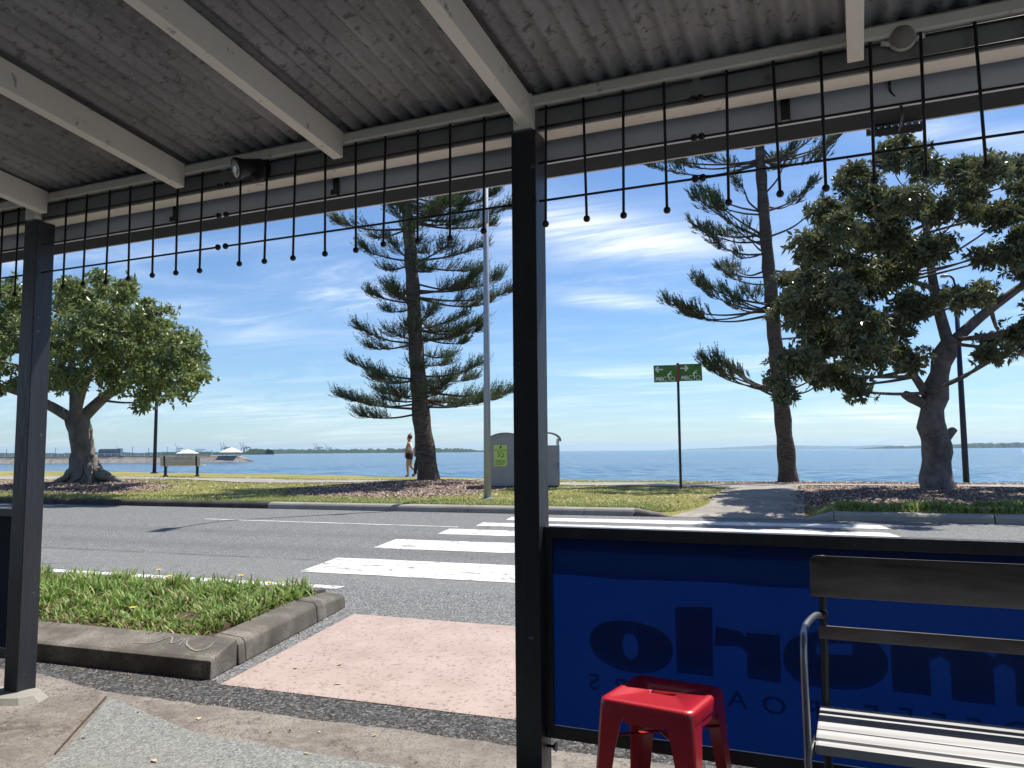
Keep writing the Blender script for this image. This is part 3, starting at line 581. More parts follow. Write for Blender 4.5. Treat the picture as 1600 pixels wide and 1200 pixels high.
for px in (-6.77, -3.965, -1.17, 1.63):
    mb = MB(); mb.span((px, 2.70, -.005), (px+.1, 2.80, 2.421)); po = awp(mb, 'post', BLACK, bevel=.004)
    mb = MB(); mb.span((px+.012, 2.692, 2.43), (px+.088, 2.7335, 2.562)); mb.build('cap_block', CREAM, po, bevel=.003)
    random.seed(int(px*10)); mb = MB(); k = 14; c = (px+.05, 2.74); V = [(c[0], c[1], .03)]
    lo, hi = [], []
    for j in range(k):
        an = 2*math.pi*j/k; r = .17*(1+.25*math.cos(2*an))+random.uniform(-.015, .015); hi.append((c[0]+math.cos(an)*r*.8, c[1]-.03+math.sin(an)*r*.75, .022)); lo.append((c[0]+math.cos(an)*r, c[1]-.03+math.sin(an)*r*.95, -.012))
    mb.add(V+hi+lo, [(0, 1+j, 1+(j+1) % k) for j in range(k)]+[(1+j, 1+k+j, 1+k+(j+1) % k, 1+(j+1) % k) for j in range(k)]); mb.build('plinth', PALEC, po)
po_bolt = MB(); po_bolt.tube([(-1.07, 2.76, .135), (-1.045, 2.76, .135)], .006, 8); po_bolt.tube([(-1.045, 2.76, .135), (-1.036, 2.76, .135)], [.012, .018], 10); awp(po_bolt, 'bolt', DARKSTEEL)

# hanging iron grilles between the posts
HZ = (2.505, 2.434, 2.294, 2.146)
def grille(x0, x1, xs, ends, label):
    g = empty('iron_grille', ((x0+x1)/2, 2.716, 2.05), 0, label, 'grille', 'iron grilles hung under the beam'); ox = (x0+x1)/2
    for i, z in enumerate(HZ):
        mb = MB(); mb.tube([(x0-ox, .0075, z-2.05), (x1-ox, .0075, z-2.05)], .0048, 8); b = mb.build('horizontal_bar', IRONBLK, g, smooth=True)
        if i:
            for xe, e in ((x0, ends[0]), (x1, ends[1])):
                if e: mb = MB(); mb.lathe([(.002, -.014), (.009, -.011), (.0135, -.003), (.0135, .003), (.009, .011), (.002, .014)], 10, (xe-ox, .0075, z-2.05)); mb.build('ball', IRONBLK, b, smooth=True)
    for x in xs:
        zb = 2.05+random.uniform(-.007, .007); lean = random.uniform(-.008, .008)
        mb = MB(); mb.tube([(x-ox, -.002, 2.512-2.05), (x-ox+lean, -.002, zb-2.05)], .0052, 8); b = mb.build('vertical_bar', IRONBLK, g, smooth=True)
        mb = MB(); mb.lathe([(.002, -.0125), (.009, -.01), (.0128, -.003), (.0128, .003), (.009, .01), (.002, .0125)], 10, (x-ox+lean, -.002, zb-2.05)); mb.build('ball', IRONBLK, b, smooth=True)
    return g
random.seed(9)
s = 1.0589
grille(-5.9, -4.0, [-5.1, -4.85, -4.6, -4.4, -4.165, -4.037], (0, 0), 'black iron bar grille left of the left awning post')
grille(-3.85, -2.655, [k*s for k in (-3.465, -3.324, -3.171, -3.038, -2.886, -2.743, -2.597)], (0, 1), 'black iron grille from left post to the spotlight')
grille(-2.61, -1.175, [k*s for k in (-2.381, -2.236, -2.089, -1.938, -1.79, -1.65, -1.503, -1.362, -1.218)], (1, 0), 'black iron grille from the spotlight to the middle post')
grille(-1.065, -.478, [k*s for k in (-.973, -.832, -.687, -.546)], (0, 1), 'short black iron grille of four bars right of the middle post')
grille(-.452, 1.6, [k*s for k in (-.339, -.193, -.051, .09, .228, .369)]+[.54, .69, .84, .99, 1.14, 1.29, 1.44], (1, 0), 'black iron grille at right hung before the leafy tree')
# fixtures on the beam
sp = empty('spotlight', (-2.42, 2.7345, 2.475), 0, 'black round spotlight fixed to the awning beam', 'spotlight')
def rot_lathe(name, mat, prof, loc, d, parent, n=18, smooth=True):
    me = MB().lathe(prof, n).mesh(name, smooth); q = Vector(d).to_track_quat('Z', 'Y'); me.transform(q.to_matrix().to_4x4()); return link(name, me, mat, parent, loc)
rot_lathe('base', IRONBLK, [(.055, 0), (.055, .02), (.045, .035), (.02, .04)], (0, 0, 0), (0, -1, 0), sp)
sh = rot_lathe('lamp_head', IRONBLK, [(.02, -.09), (.036, -.07), (.04, -.01), (.05, .02), (.05, .028), (.044, .03)], (-.045, -.075, -.005), (-.45, -.86, -.3), sp)
rot_lathe('lens', GLASS, [(.043, .029), (.036, .036), (.02, .041), (.004, .0425)], (0, 0, 0), (-.45, -.86, -.3), sh)
mb = MB(); mb.tube([(0, -.035, 0), (-.02, -.05, -.002), (-.03, -.06, -.004)], .02, 8); mb.build('bracket', IRONBLK, sp, smooth=True)
jb = empty('junction_box', (.19, 2.732, 2.508), 0, 'round old junction box with conduit lugs on the beam', 'junction box')
rot_lathe('box', GREYBOX, [(.036, 0), (.036, .028), (.033, .034), (.004, .035)], (0, 0, 0), (0, -1, 0), jb)
rot_lathe('rim', CREAM, [(.041, 0), (.041, .014), (.0365, .016)], (0, 0, 0), (0, -1, 0), jb)
for dx in (-1, 1): mb = MB(); mb.tube([(dx*.034, -.012, -.012), (dx*.062, -.012, -.004)], .009, 8); mb.build('conduit_lug', CREAM, jb, smooth=True)
fl = empty('floodlight', (.17, 3.03, 2.343), R(6), 'flat grey floodlight hanging below the gutter at right', 'floodlight')
mb = MB(); mb.prism([(-.02, -.012), (.10, .03), (.10, .012), (.0, -.034)], 0, -.07, .09); mb.build('housing', DARKSTEEL, fl, bevel=.003)
for k in range(7): mb = MB(); mb.span((-.06+k*.022, .01, -.004), (-.05+k*.022, .09, .026)); mb.build('cooling_fin', DARKSTEEL, fl)
mb = MB(); mb.span((-.085, .03, -.012), (-.072, .045, .03)); mb.span((.092, .03, -.012), (.105, .045, .03)); mb.build('bracket', DARKSTEEL, fl)
mb = MB(); mb.tube(smooth_path([(.155, 2.85, 2.45), (.155, 2.865, 2.405), (.17, 2.87, 2.38), (.185, 2.875, 2.35), (.19, 2.90, 2.322), (.185, 3.02, 2.318)]), .0045, 6); o = mb.build('cable', IRONBLK, smooth=True); tag(o, 'thin black cable drooping to the floodlight on the gutter', 'cable')

# ------------------------------------------------------------------ banner fences
def fence(x0, x1, label, letters):
    fe = empty('banner_fence', ((x0+x1)/2, 2.76, 0), 0, label, 'fence', 'banner fences between the posts'); ox = (x0+x1)/2
    P = lambda mb, n, m, **k: link(n, mb.mesh(n, **k), m, fe, (-ox, -2.76, 0))
    mb = MB(); mb.span((x0, 2.742, .882), (x1, 2.786, .922)); P(mb, 'top_rail', BLACK, bevel=.003)
    mb = MB(); mb.span((x0, 2.745, .168), (x1, 2.775, .212)); P(mb, 'bottom_rail', BLACK, bevel=.003)
    for xe in (x0+.0, x1-.03): mb = MB(); mb.span((xe, 2.746, .2125), (xe+.03, 2.774, .8815)); P(mb, 'end_stile', BLACK)
    def cloth(name, z0, z1, y, amp, mt=None):
        n, k = 60, 10; V = [(x0+.03+(x1-x0-.06)*i/n, y+amp*(math.sin(i*.55+j*.15)+.8*math.sin(i*.23+j*.5)+.5*math.sin(i*1.1-j*.9))*math.sin(math.pi*j/k), z0+(z1-z0)*j/k) for j in range(k+1) for i in range(n+1)]
        ii = np.arange((n+1)*(k+1)).reshape(k+1, n+1); return link(name, npmesh(name, V, np.stack([ii[:-1,:-1], ii[:-1,1:], ii[1:,1:], ii[1:,:-1]], -1).reshape(-1, 4), True), mt or (VINYL if letters else VINYLD), fe, (-ox, -2.76, 0))
    ban = cloth('banner', .213, .8815, 2.757, .0018); cloth('hem', .765, .881, 2.7645, .0005, VINYL2)
    return fe, ban
fe, ban = fence(-1.07, 1.63, 'dark blue mesh banner fence behind the red stool and bench', True)
fence(-6.67, -3.965, 'dark banner fence at the left edge behind the left post', False)
# lettering on the street face, seen from behind
LS = 2.768/2.63
def LP(x, z): return (x*LS, 1.2+(z-1.2)*LS)
def glyph(splines):
    cu = bpy.data.curves.new('glyph', 'CURVE'); cu.dimensions = '2D'; cu.fill_mode = 'BOTH'
    for pts in splines:
        sp_ = cu.splines.new('POLY'); sp_.points.add(len(pts)-1); sp_.use_cyclic_u = True
        for q, (x, z) in zip(sp_.points, pts): x, z = LP(x, z); q.co = (x, z, 0, 1)
    o = bpy.data.objects.new('glyph_tmp', cu); COL.objects.link(o); dg = bpy.context.evaluated_depsgraph_get()
    me = bpy.data.meshes.new_from_object(o.evaluated_get(dg)); bpy.data.objects.remove(o)
    me.transform(Matrix(((1,0,0,0),(0,0,1,2.768),(0,1,0,0),(0,0,0,1)))); me.materials.clear(); return link('letter', me, LETTER, ban)
def ell(cx, cz, rx, rz, n=40, a0=0, a1=360, p=2.3):
    out = []
    for k in range(n):
        an = R(a0+(a1-a0)*k/n); c, s_ = math.cos(an), math.sin(an); out.append((cx+rx*math.copysign(abs(c)**(2/p), c), cz+rz*math.copysign(abs(s_)**(2/p), s_)))
    return out
rect = lambda x0, z0, x1, z1: [(x0, z0), (x1, z0), (x1, z1), (x0, z1)]
glyph([ell(-.71, .575, .143, .084), ell(-.709, .577, .027, .042)])
glyph([rect(-.557, .503, -.44, .712)])
glyph([[(-.234, .507), (-.335, .507), (-.335, .585), (-.36, .604), (-.435, .598), (-.43, .655), (-.36, .652), (-.335, .632), (-.335, .648), (-.234, .648)]])
glyph([ell(-.08, .585, .146, .085), rect(-.13, .60, -.03, .632)]); glyph([rect(-.245, .563, -.2262, .569)])
glyph([[(.074, .507), (.175, .507), (.175, .61), (.205, .625), (.228, .61), (.228, .507), (.335, .507), (.335, .61), (.36, .625), (.385, .61), (.385, .507), (.49, .507), (.49, .63), (.44, .675), (.37, .665), (.335, .64), (.28, .675), (.20, .665), (.175, .64), (.175, .668), (.074, .668)]])
fc = bpy.data.curves.new('small_text', 'FONT'); fc.body = 'COFFEE ROASTERS'; fc.size = .078; fc.space_character = 1.95; fc.offset = .0006; fc.align_x = 'LEFT'
o = bpy.data.objects.new('t', fc); COL.objects.link(o); dg = bpy.context.evaluated_depsgraph_get(); me = bpy.data.meshes.new_from_object(o.evaluated_get(dg)); bpy.data.objects.remove(o)
xs = [v.co.x for v in me.vertices]; wdt = max(xs)-min(xs); sc_ = 1.46/wdt
me.transform(Matrix(((-sc_,0,0,.56),(0,0,1,2.768),(0,1,0,.372),(0,0,0,1)))); me.materials.clear(); link('letter', me, LETTER, ban)
for ob in list(ban.children): ob.location = (0, 0, 0)

# ------------------------------------------------------------------ red stool
st = empty('metal_stool', (-.585, 2.505, 0), R(-9), 'glossy red metal stool with hand slot in its seat', 'stool')
def rrect(hx, hy, r, n=5):
    out = []
    for cx, cy, a in ((hx-r, hy-r, 0), (-hx+r, hy-r, 90), (-hx+r, -hy+r, 180), (hx-r, -hy+r, 270)):
        for k in range(n+1): an = R(a+90*k/n); out.append((cx+r*math.cos(an), cy+r*math.sin(an)))
    return out
mb = MB(); rings = [(.150, .150, .028, .405), (.1505, .1505, .028, .435), (.148, .148, .028, .443), (.140, .140, .024, .4478), (.128, .128, .02, .4475), (.122, .122, .02, .4445), (.045, .0125, .012, .4440), (.045, .0125, .012, .425)]
V = []; n = 24
for hx, hy, r, z in rings: V += [(x, y, z) for x, y in rrect(hx, hy, r)]
mb.add(V, [(i*n+k, i*n+(k+1) % n, (i+1)*n+(k+1) % n, (i+1)*n+k) for i in range(len(rings)-1) for k in range(n)]); mb.build('seat', REDM, st, smooth=True)
for sx in (-1, 1):
    for sy in (-1, 1):
        mb = MB(); V = []; t = .002
        for z, off, wd in ((.43, .1475, .095), (.38, .151, .075), (.30, .156, .062), (.0, .178, .04)):
            c = off; pts = [(c-wd, c), (c-.012, c), (c-.004, c-.004), (c, c-.012), (c, c-wd), (c-t, c-wd), (c-t-.001, c-.014), (c-.007, c-.007), (c-.014, c-t-.001), (c-wd, c-t)]
            V += [(sx*a, sy*b, z) for a, b in pts]
        k = 10; mb.add(V, [tuple(range(k)), tuple(range(4*k-1, 3*k-1, -1))]+[(i*k+j, i*k+(j+1) % k, (i+1)*k+(j+1) % k, (i+1)*k+j) for i in range(3) for j in range(k)]); lg = mb.build('leg', REDM, st)
        mb = MB(); mb.box((sx*.170, sy*.170, .008), (.03, .03, .016)); mb.build('rubber_foot', IRONBLK, lg, bevel=.003)
for a in range(4):
    mb = MB(); V = [(-.075, -.1482, .428), (.075, -.1482, .428), (.06, -.1488, .385), (-.06, -.1488, .385), (-.075, -.1465, .428), (.075, -.1465, .428), (.06, -.147, .385), (-.06, -.147, .385)]
    mb.add(V, [(0,1,2,3), (7,6,5,4), (0,4,5,1), (2,6,7,3), (1,5,6,2), (0,3,7,4)]); mb.build('apron', REDM, st, rz=R(90*a), loc=(0, 0, 0))
for a in (45, -45):
    mb = MB(); mb.box((0, 0, .325+.006*(a > 0)), (.42, .018, .004)); mb.build('cross_brace', REDM, st, rz=R(a))

# ------------------------------------------------------------------ slatted bench in front
bn = empty('slatted_bench', (.65, 2.4, 0), 0, 'dark weathered timber slatted bench with bent steel arm', 'bench')
BX = lambda x, y, z: (x-.65, y-2.4, z)
def plank(name, x0, x1, y0, y1, z0, z1, tilt=0, bev=.005, mt=None):
    mb = MB(); mb.box((0, 0, 0), (x1-x0, y1-y0, z1-z0), Matrix.Rotation(tilt, 3, 'X')); return mb.build(name, mt or TIMB, bn, bevel=bev, loc=BX((x0+x1)/2, (y0+y1)/2, (z0+z1)/2))
mb = MB(); h, r = .061, .022; x0, x1 = -.145, 1.44
pr = []
for cx, cz, a in ((x1-r, h-r, 0), (x0+r, h-r, 90), (x0+.004, -h+.004, 180), (x1-.004, -h+.004, 270)):
    rr_ = r if a < 170 else .004
    for k in range(5): an = R(a+90*k/4); pr.append((cx+rr_*math.cos(an)-.65, cz+rr_*math.sin(an)))
mb.prism(pr, 1, -.01, .01); o = mb.build('back_slat', TIMB, bn, bevel=.003, loc=(0, .20, .815)); o.rotation_euler = (R(-8), 0, 0)
plank('back_slat', -.125, 1.42, 2.574, 2.592, .634, .672, R(-8), .003)
for i, (y0, y1) in enumerate(((2.225, 2.262), (2.27, 2.335), (2.343, 2.408), (2.416, 2.481), (2.489, 2.552))): plank('seat_slat', -.128, 1.43, y0, y1, .425 if i else .418, .448 if i else .445, bev=.004 if i else .008, mt=TIMBG)
for sx, xb, xf in ((-1, -.112, -.146), (1, 1.405, 1.44)):
    mb = MB(); mb.tube(smooth_path([(xb-.65, 2.625-2.4, .875), (xb-.65, 2.60-2.4, .70), (xb-.65, 2.565-2.4, .46), (xb-.65, 2.58-2.4, .2), (xb-.65, 2.61-2.4, 0)], 4), .0115, 10); mb.build('back_leg', DARKSTEEL, bn, smooth=True)
    mb = MB(); mb.tube(smooth_path([(xb-sx*-.004-.65, 2.588-2.4, .70), ((xb+xf)/2-.65, 2.46-2.4, .722), (xf-.65, 2.30-2.4, .722), (xf-.65, 2.235-2.4, .70), (xf-.65, 2.215-2.4, .62), (xf-.65, 2.225-2.4, .44), (xf-.65, 2.21-2.4, .2), (xf-.65, 2.19-2.4, 0)], 5), .0095, 10); a = mb.build('arm_leg', STEEL, bn, smooth=True)
    mb = MB(); mb.tube([(xb-.65, 2.60-2.4, .70), (xb-.65, 2.574-2.4, .703)], .0165, 10); mb.build('rubber_sleeve', IRONBLK, bn, smooth=True)
    mb = MB(); mb.tube([(xf-.65, 2.225-2.4, .408), (xb-.65, 2.565-2.4, .408)], .011, 8); mb.build('seat_rail', DARKSTEEL, bn, smooth=True)

# ------------------------------------------------------------------ fallen leaves near the camera
def leaf_mesh(seed):
    g = random.Random(seed); mb = MB(); L_ = .016; W = .008; c = g.uniform(.2, .5)
    V = [(-L_, 0, .002), (-L_*.4, W, .001+c*.008), (L_*.4, W*.9, .002+c*.009), (L_, 0, .008*c), (L_*.4, -W, .001+c*.007), (-L_*.4, -W*.9, .002+c*.006), (0, 0, .001)]
    mb.add(V, [(0,6,1), (1,6,2), (2,6,3), (3,6,4), (4,6,5), (5,6,0)]); return mb.mesh('fallen_leaf', True, fix=False)
lm = [leaf_mesh(k) for k in range(4)]
for m_ in lm[:2]: m_.materials.append(DRYLEAF)
for m_ in lm[2:]: m_.materials.append(DRYLEAF2)
random.seed(12)
for i, (a, b, s_) in enumerate(((-2.42, 2.52, 1.2), (-2.12, 2.44, 1.0), (-1.62, 2.7, 1.0), (-1.55, 2.62, 1.1), (-1.9, 2.78, .8), (-2.62, 2.99, 1.3), (-2.2, 2.95, .7), (-1.45, 2.86, .8), (-2.55, 4.05, 1.2), (-2.35, 3.72, 1.2), (-2.75, 3.9, .9), (-3.05, 3.28, 1.2), (-1.75, 3.06, .8), (-2.0, 3.02, .7), (-2.9, 2.62, .7))):
    me = lm[i % 4]; z = (.001 if b < 2.8 else -.005) if b < 3.15 else -.0255
    o = bpy.data.objects.new('fallen_leaf', me); COL.objects.link(o); o.location = UV(a, b, z); o.rotation_euler = (0, 0, random.uniform(0, 6.28)); o.scale = (s_, s_, s_)
    tag(o, 'small pale dry leaf lying on the pavement near the crossing' if i % 4 < 2 else 'small brown dry leaf lying on the pavement near the crossing', 'leaf', 'pale leaves on the pavement' if i % 4 < 2 else 'brown leaves on the pavement')

g = np.random.default_rng(77); n = 3600; uu = g.uniform(-5.2, 1.0, n); k_ = g.random(n)
vv2 = np.where(k_ < .45, 3.17+np.abs(g.normal(0, .07, n)), np.where(k_ < .7, 3.53-np.abs(g.normal(0, .03, n)), g.uniform(2.3, 3.5, n))); side = k_ > .93
uu = np.where(side, -3.02-(vv2*0+g.uniform(0, 1.9, n))*.2+np.abs(g.normal(0, .03, n)), uu); vv2 = np.where(side, 3.57+(-3.02-uu)/.2*.95, vv2); vv2 = np.clip(vv2, 2.3, 5.4)
zz = np.where(vv2 > 3.15, -.026, .0005); r_ = g.uniform(.0012, .0045, n)*np.where(g.random(n) < .06, 2, 1)
c0 = np.stack([uu*math.cos(A)-vv2*math.sin(A), uu*math.sin(A)+vv2*math.cos(A), zz], -1); an = g.uniform(0, 6.28, n); V = []
for j in range(3): V.append(c0+np.stack([np.cos(an+j*2.09)*r_, np.sin(an+j*2.09)*r_, 0*r_], -1))
V.append(c0+np.stack([0*r_, 0*r_, r_*1.1], -1)); V = np.stack(V, 1).reshape(-1, 3); F = (np.array([(0, 1, 3), (1, 2, 3), (2, 0, 3)])[None]+(np.arange(n)*4)[:, None, None]).reshape(-1, 3)
tag(link('grit', npmesh('grit', V, F, False, np.repeat(g.random(n), 3)), CHIP), 'fine loose grit gathered along the pavement edge', 'grit', kind='stuff')
# ------------------------------------------------------------------ trees
def leaves(P, Ax, k, Lr, Wr, th, seed, droop=.0):
    """rosettes of k leaves about axes Ax at points P"""
    g = np.random.default_rng(seed); n = len(P); N_ = n*k
    B = np.repeat(P, k, 0); ax = np.repeat(Ax, k, 0); ra = g.normal(size=(N_, 3)); pe = ra-ax*np.sum(ra*ax, 1)[:, None]; pe /= np.linalg.norm(pe, axis=1)[:, None]
    t = g.uniform(th[0], th[1], N_)[:, None]; d = ax*np.cos(t)+pe*np.sin(t); d[:, 2] -= droop; d /= np.linalg.norm(d, axis=1)[:, None]
    s_ = np.cross(d, ax+.25*g.normal(size=(N_, 3))); s_ /= np.linalg.norm(s_, axis=1)[:, None]; nn = np.cross(s_, d)
    l = g.uniform(Lr[0], Lr[1], N_)[:, None]; wd = l*g.uniform(Wr[0], Wr[1], N_)[:, None]
    B = B+d*.02; m1 = B+d*l*.5; V = np.stack([B, m1+s_*wd-nn*wd*-.25, B+d*l-nn*l*.10, m1-s_*wd+nn*wd*.25], 1)
    F = np.array([(0, 1, 2), (0, 2, 3)]); FF = (F[None]+(np.arange(N_)*4)[:, None, None]).reshape(-1, 3)
    return V.reshape(-1, 3), FF, np.repeat(np.clip(g.normal(.45, .2, N_)+(g.random(N_) < .012)*.6, 0, 1), 2)
def clump_tree(name, loc, label, trunk, limbs, clumps, bark_m, leaf_m, per, k, Lr, Wr, depth, seed, roots=(), th=(.7, 1.5), knots=(), shift=-.8, limbk=.9):
    fD = Vector((-math.sin(YAW), math.cos(YAW), 0)).dot(loc); fB = Vector((math.cos(YAW), math.sin(YAW), 0)).dot(loc); fE = EYE-loc.z
    g = np.random.default_rng(seed); rd = random.Random(seed)
    t = empty(name, loc, YAW, label, 'tree', 'trees in the foreshore park')
    pts = [(r, rd.uniform(-.03, .03), h) for r, h, _ in trunk]; rad = [q[2] for q in trunk]
    mb = MB(); mb.tube(smooth_path([(pts[0][0], 0, -.15)]+pts, 4), lerp_list([rad[0]*1.12]+rad, 4), 14)
    for (r, d, h, s_) in knots: mb.tube(smooth_path([(r*.5, d*.5, h-.15), (r, d, h), (r*1.35, d*1.35, h+s_*.9)], 3), lerp_list([s_*1.1, s_, s_*.55], 3), 9)
    for an, ln, r0 in roots:
        c, s_ = math.cos(an), math.sin(an); mb.tube(smooth_path([(c*.12, s_*.12, .75), (c*.42, s_*.42, .28), (c*ln*.7, s_*ln*.7, .07), (c*ln, s_*ln, -.06)], 4), lerp_list([r0, r0*.95, r0*.6, r0*.25], 4), 9)
    me = mb.mesh('trunk', True)
    jit = np.random.default_rng(seed+5)
    for v in me.vertices: q = v.co; f = .03*math.sin(q.z*5.3+q.x*9)+.02*math.sin(q.z*11+q.y*13); v.co.x += f; v.co.y += .03*math.sin(q.z*4.1+q.x*7)
    link('trunk', me, bark_m, t)
    C = []
    for i_, (r, h, rr_) in enumerate(clumps):
        for q_ in (-1, 1):
            d_ = q_*(.25+.75*((i_*.618+(.3 if q_ > 0 else 0)) % 1))*depth*min(1, 1.25-abs(r)/9)+shift; k_ = 1+d_/fD; C.append((np.array([(fB+r+rd.uniform(-.12, .12))*k_-fB, d_, (h+rd.uniform(-.1, .1)-fE)*k_+fE]), rr_*k_*rd.uniform(.85, 1.02)))
    nl = 0; limb_pts = []
    for lb in limbs:
        p = [Vector((r, d, h)) for r, d, h, _ in lb]; sp2 = smooth_path(p, 5); rd2 = lerp_list([q[3]*limbk for q in lb], 5); mb = MB(); mb.tube(sp2, rd2, 9); mb.build('limb', bark_m, t, smooth=True); limb_pts += [(q, r_) for q, r_ in zip(sp2, rd2)]
    tw = MB(); PP, AX = [], []
    for c, r in C:
        cv = Vector(c); q, r_ = min(limb_pts, key=lambda a: (a[0]-cv).length+(0 if a[0].z < cv.z+.2 else .8))
        mid = (q+cv)/2+Vector((rd.uniform(-.15, .15), rd.uniform(-.15, .15), -.12*r)); r0 = min(r_*.6, .05); tw.tube(smooth_path([q, mid, cv], 4), lerp_list([r0, r0*.75, r0*.45], 4), 6)
        ns = max(4, int(9*r*r/.5)); dv = g.normal(size=(ns, 3)); dv /= np.linalg.norm(dv, axis=1)[:, None]; sc2 = dv*(g.random(ns)**(1/2.6))[:, None]*r*np.array([1, 1.1, .85])*.9
        n = int(per*r*r/.5); kk = g.integers(0, ns, n); off = sc2[kk]+g.normal(size=(n, 3))*np.array([.15, .15, .10])*(.55+.5*r)
        P = c+off; PP.append(P); a = (off-sc2[kk])*1.6+off/r*.6+np.array([0, 0, .45])+g.normal(size=off.shape)*.3; AX.append(a/np.linalg.norm(a, axis=1)[:, None])
        for j in g.choice(len(P), min(len(P), int(6+8*r)), replace=False):
            e = Vector(P[j]); md = cv.lerp(e, .5)+Vector((rd.uniform(-.08, .08), rd.uniform(-.08, .08), -.05)); tw.tube([cv, md, e], [.016, .011, .005], 4, cap=False)
    tag(tw.build('twigs', bark_m, t, smooth=True), kind='stuff')
    PP = np.concatenate(PP); AX = np.concatenate(AX); V, F, T = leaves(PP, AX, k, Lr, Wr, th, seed+1, .12)
    link('crown', npmesh('crown', V, F, False, T), leaf_m, t); return t
# left fig
zf = float(gz(-21.45, 19.12))
clump_tree('fig_tree', UV(-21.45, 19.12, zf), 'broad green fig tree with flared roots at far left', [(.06, 0, .50), (-.06, .35, .40), (-.2, 1.2, .34), (-.36, 1.95, .36), (-.44, 2.25, .34)],
    [[(-.40, 0, 1.9, .2), (-1.23, -.2, 2.45, .17), (-2.28, -.3, 2.9, .13), (-3.52, -.2, 3.2, .08), (-4.6, 0, 4.0, .04)], [(-.33, .1, 1.95, .24), (.51, .1, 2.75, .18), (1.32, .3, 3.3, .14), (2.44, .2, 3.85, .08), (3.2, .1, 4.2, .04)],
     [(-.46, .1, 2.1, .24), (-.68, .3, 3.12, .16), (-.89, .3, 4.37, .1), (-1.04, .2, 5.42, .05)], [(-.40, -.1, 2.0, .2), (0, -.4, 2.9, .14), (.57, -.6, 3.94, .1), (.84, -.5, 5.2, .05)], [(-.68, .3, 3.1, .12), (-1.5, .8, 4.0, .08), (-2.6, .9, 5.0, .04)], [(.51, .1, 2.75, .1), (1.3, -.7, 3.3, .07), (2.6, -.8, 3.4, .04)]],
    [(-.53, 5.74, .95), (.92, 5.95, .72), (-1.74, 4.8, 1.1), (-.27, 4.47, 1.2), (1.17, 4.67, 1.1), (2.38, 4.56, .95), (3.15, 4.24, .75), (3.35, 3.45, .72), (2.84, 3.0, .66), (2.04, 3.35, .8), (.8, 3.5, .85), (-.64, 3.6, .85), (-1.88, 3.55, .9), (-3.0, 5.12, 1.15), (-3.78, 3.98, 1.25), (-3.31, 3.1, .7), (.28, 6.36, .45), (-.87, 6.31, .45), (-2.74, 6.18, .75), (1.81, 5.45, .62), (1.7, 2.55, .36), (-4.67, 5.24, 1.2), (-4.99, 3.5, 1.0), (.4, 5.3, .8), (2.0, 4.0, .8)],
    BARKF, LEAF_FIG, 120, 9, (.11, .2), (.16, .24), 3.3, 41, shift=-2.4, roots=[(-.3, 1.5, .2), (.1, 1.15, .16), (-.9, .9, .16), (-1.7, .8, .15), (-2.5, .95, .16), (3.0, 1.2, .17), (1.4, .9, .15)])
# right dark fig
zr = float(gz(2.95, 20.55))
clump_tree('broadleaf_tree', UV(2.95, 20.55, zr), 'dark glossy leaved tree with knobbly grey trunk at right', [(0, 0, .42), (-.01, .3, .34), (0, 1.0, .30), (-.05, 1.6, .29), (.19, 2.65, .235), (.46, 3.5, .20)],
    [[(.44, 0, 3.3, .2), (.3, .1, 4.2, .17), (.19, .1, 5.0, .14), (.03, 0, 6.2, .09), (-.39, -.1, 7.0, .04)], [(.44, 0, 3.3, .2), (.9, -.1, 3.75, .17), (1.35, -.2, 4.14, .15), (2.3, -.3, 4.82, .12), (3.55, -.2, 5.5, .06)], [(-.16, 0, 2.2, .15), (-.5, .2, 2.9, .11), (-.95, .3, 3.4, .09), (-1.5, .2, 4.24, .07), (-1.91, 0, 5.2, .04)],
     [(.22, .1, 4.7, .10), (-.3, -.2, 4.75, .08), (-.9, -.4, 4.9, .06), (-1.7, -.5, 4.9, .04)], [(.03, 0, 6.0, .08), (.5, .1, 6.6, .06), (.95, .1, 7.05, .045), (1.7, 0, 7.5, .03)], [(-.95, .3, 3.4, .07), (-1.8, .5, 3.5, .05), (-2.7, .6, 3.4, .03)], [(-1.7, -.5, 4.9, .04), (-2.2, -.4, 5.6, .03), (-2.4, -.2, 6.3, .02)], [(1.35, -.2, 4.14, .08), (1.8, .3, 3.7, .05), (2.2, .4, 3.5, .03)], [(2.3, -.3, 4.8, .08), (2.4, .2, 5.8, .05), (2.3, .4, 6.6, .03)]],
    [(-.57, 7.9, .5), (-1.45, 7.1, .6), (-2.1, 6.4, .6), (-2.6, 5.4, .62), (-2.8, 4.4, .74), (-2.43, 3.56, .74), (-1.78, 4.85, .8), (-1.12, 5.93, .72), (-.4, 6.7, .55), (-3.0, 3.0, .58), (-2.33, 2.62, .4), (-1.25, 3.2, .62), (-.7, 3.85, .5), (-.75, 4.95, .6), (.1, 7.5, .46), (.86, 7.5, .44), (1.75, 7.6, .42), (2.15, 6.52, .52), (1.15, 6.5, .3), (2.3, 5.6, .5), (1.5, 5.4, .28), (.8, 4.4, .3), (-.5, 2.9, .3), (-1.74, 2.35, .26), (1.52, 3.22, .34), (2.15, 3.4, .42), (.45, 5.7, .3), (-3.5, 2.45, .36), (-.25, 5.6, .5), (-1.9, 6.0, .5), (-.2, 4.3, .42), (-2.9, 4.9, .5), (-1.6, 4.0, .55), (.5, 6.6, .35), (2.6, 7.4, .55), (2.6, 6.0, .6), (2.75, 5.0, .5), (2.7, 3.9, .45), (1.2, 7.1, .4), (3.24, 5.43, .9), (3.2, 6.98, .8), (2.98, 3.75, .6), (1.3, 4.55, .3)],
    BARKT, LEAF_DRK, 310, 11, (.10, .185), (.15, .21), 3.0, 57, shift=-1.3, th=(.75, 1.5), knots=[(.36, 0, 1.25, .12), (-.5, 0, 2.1, .12), (.3, -.1, 2.85, .07)], limbk=.72)

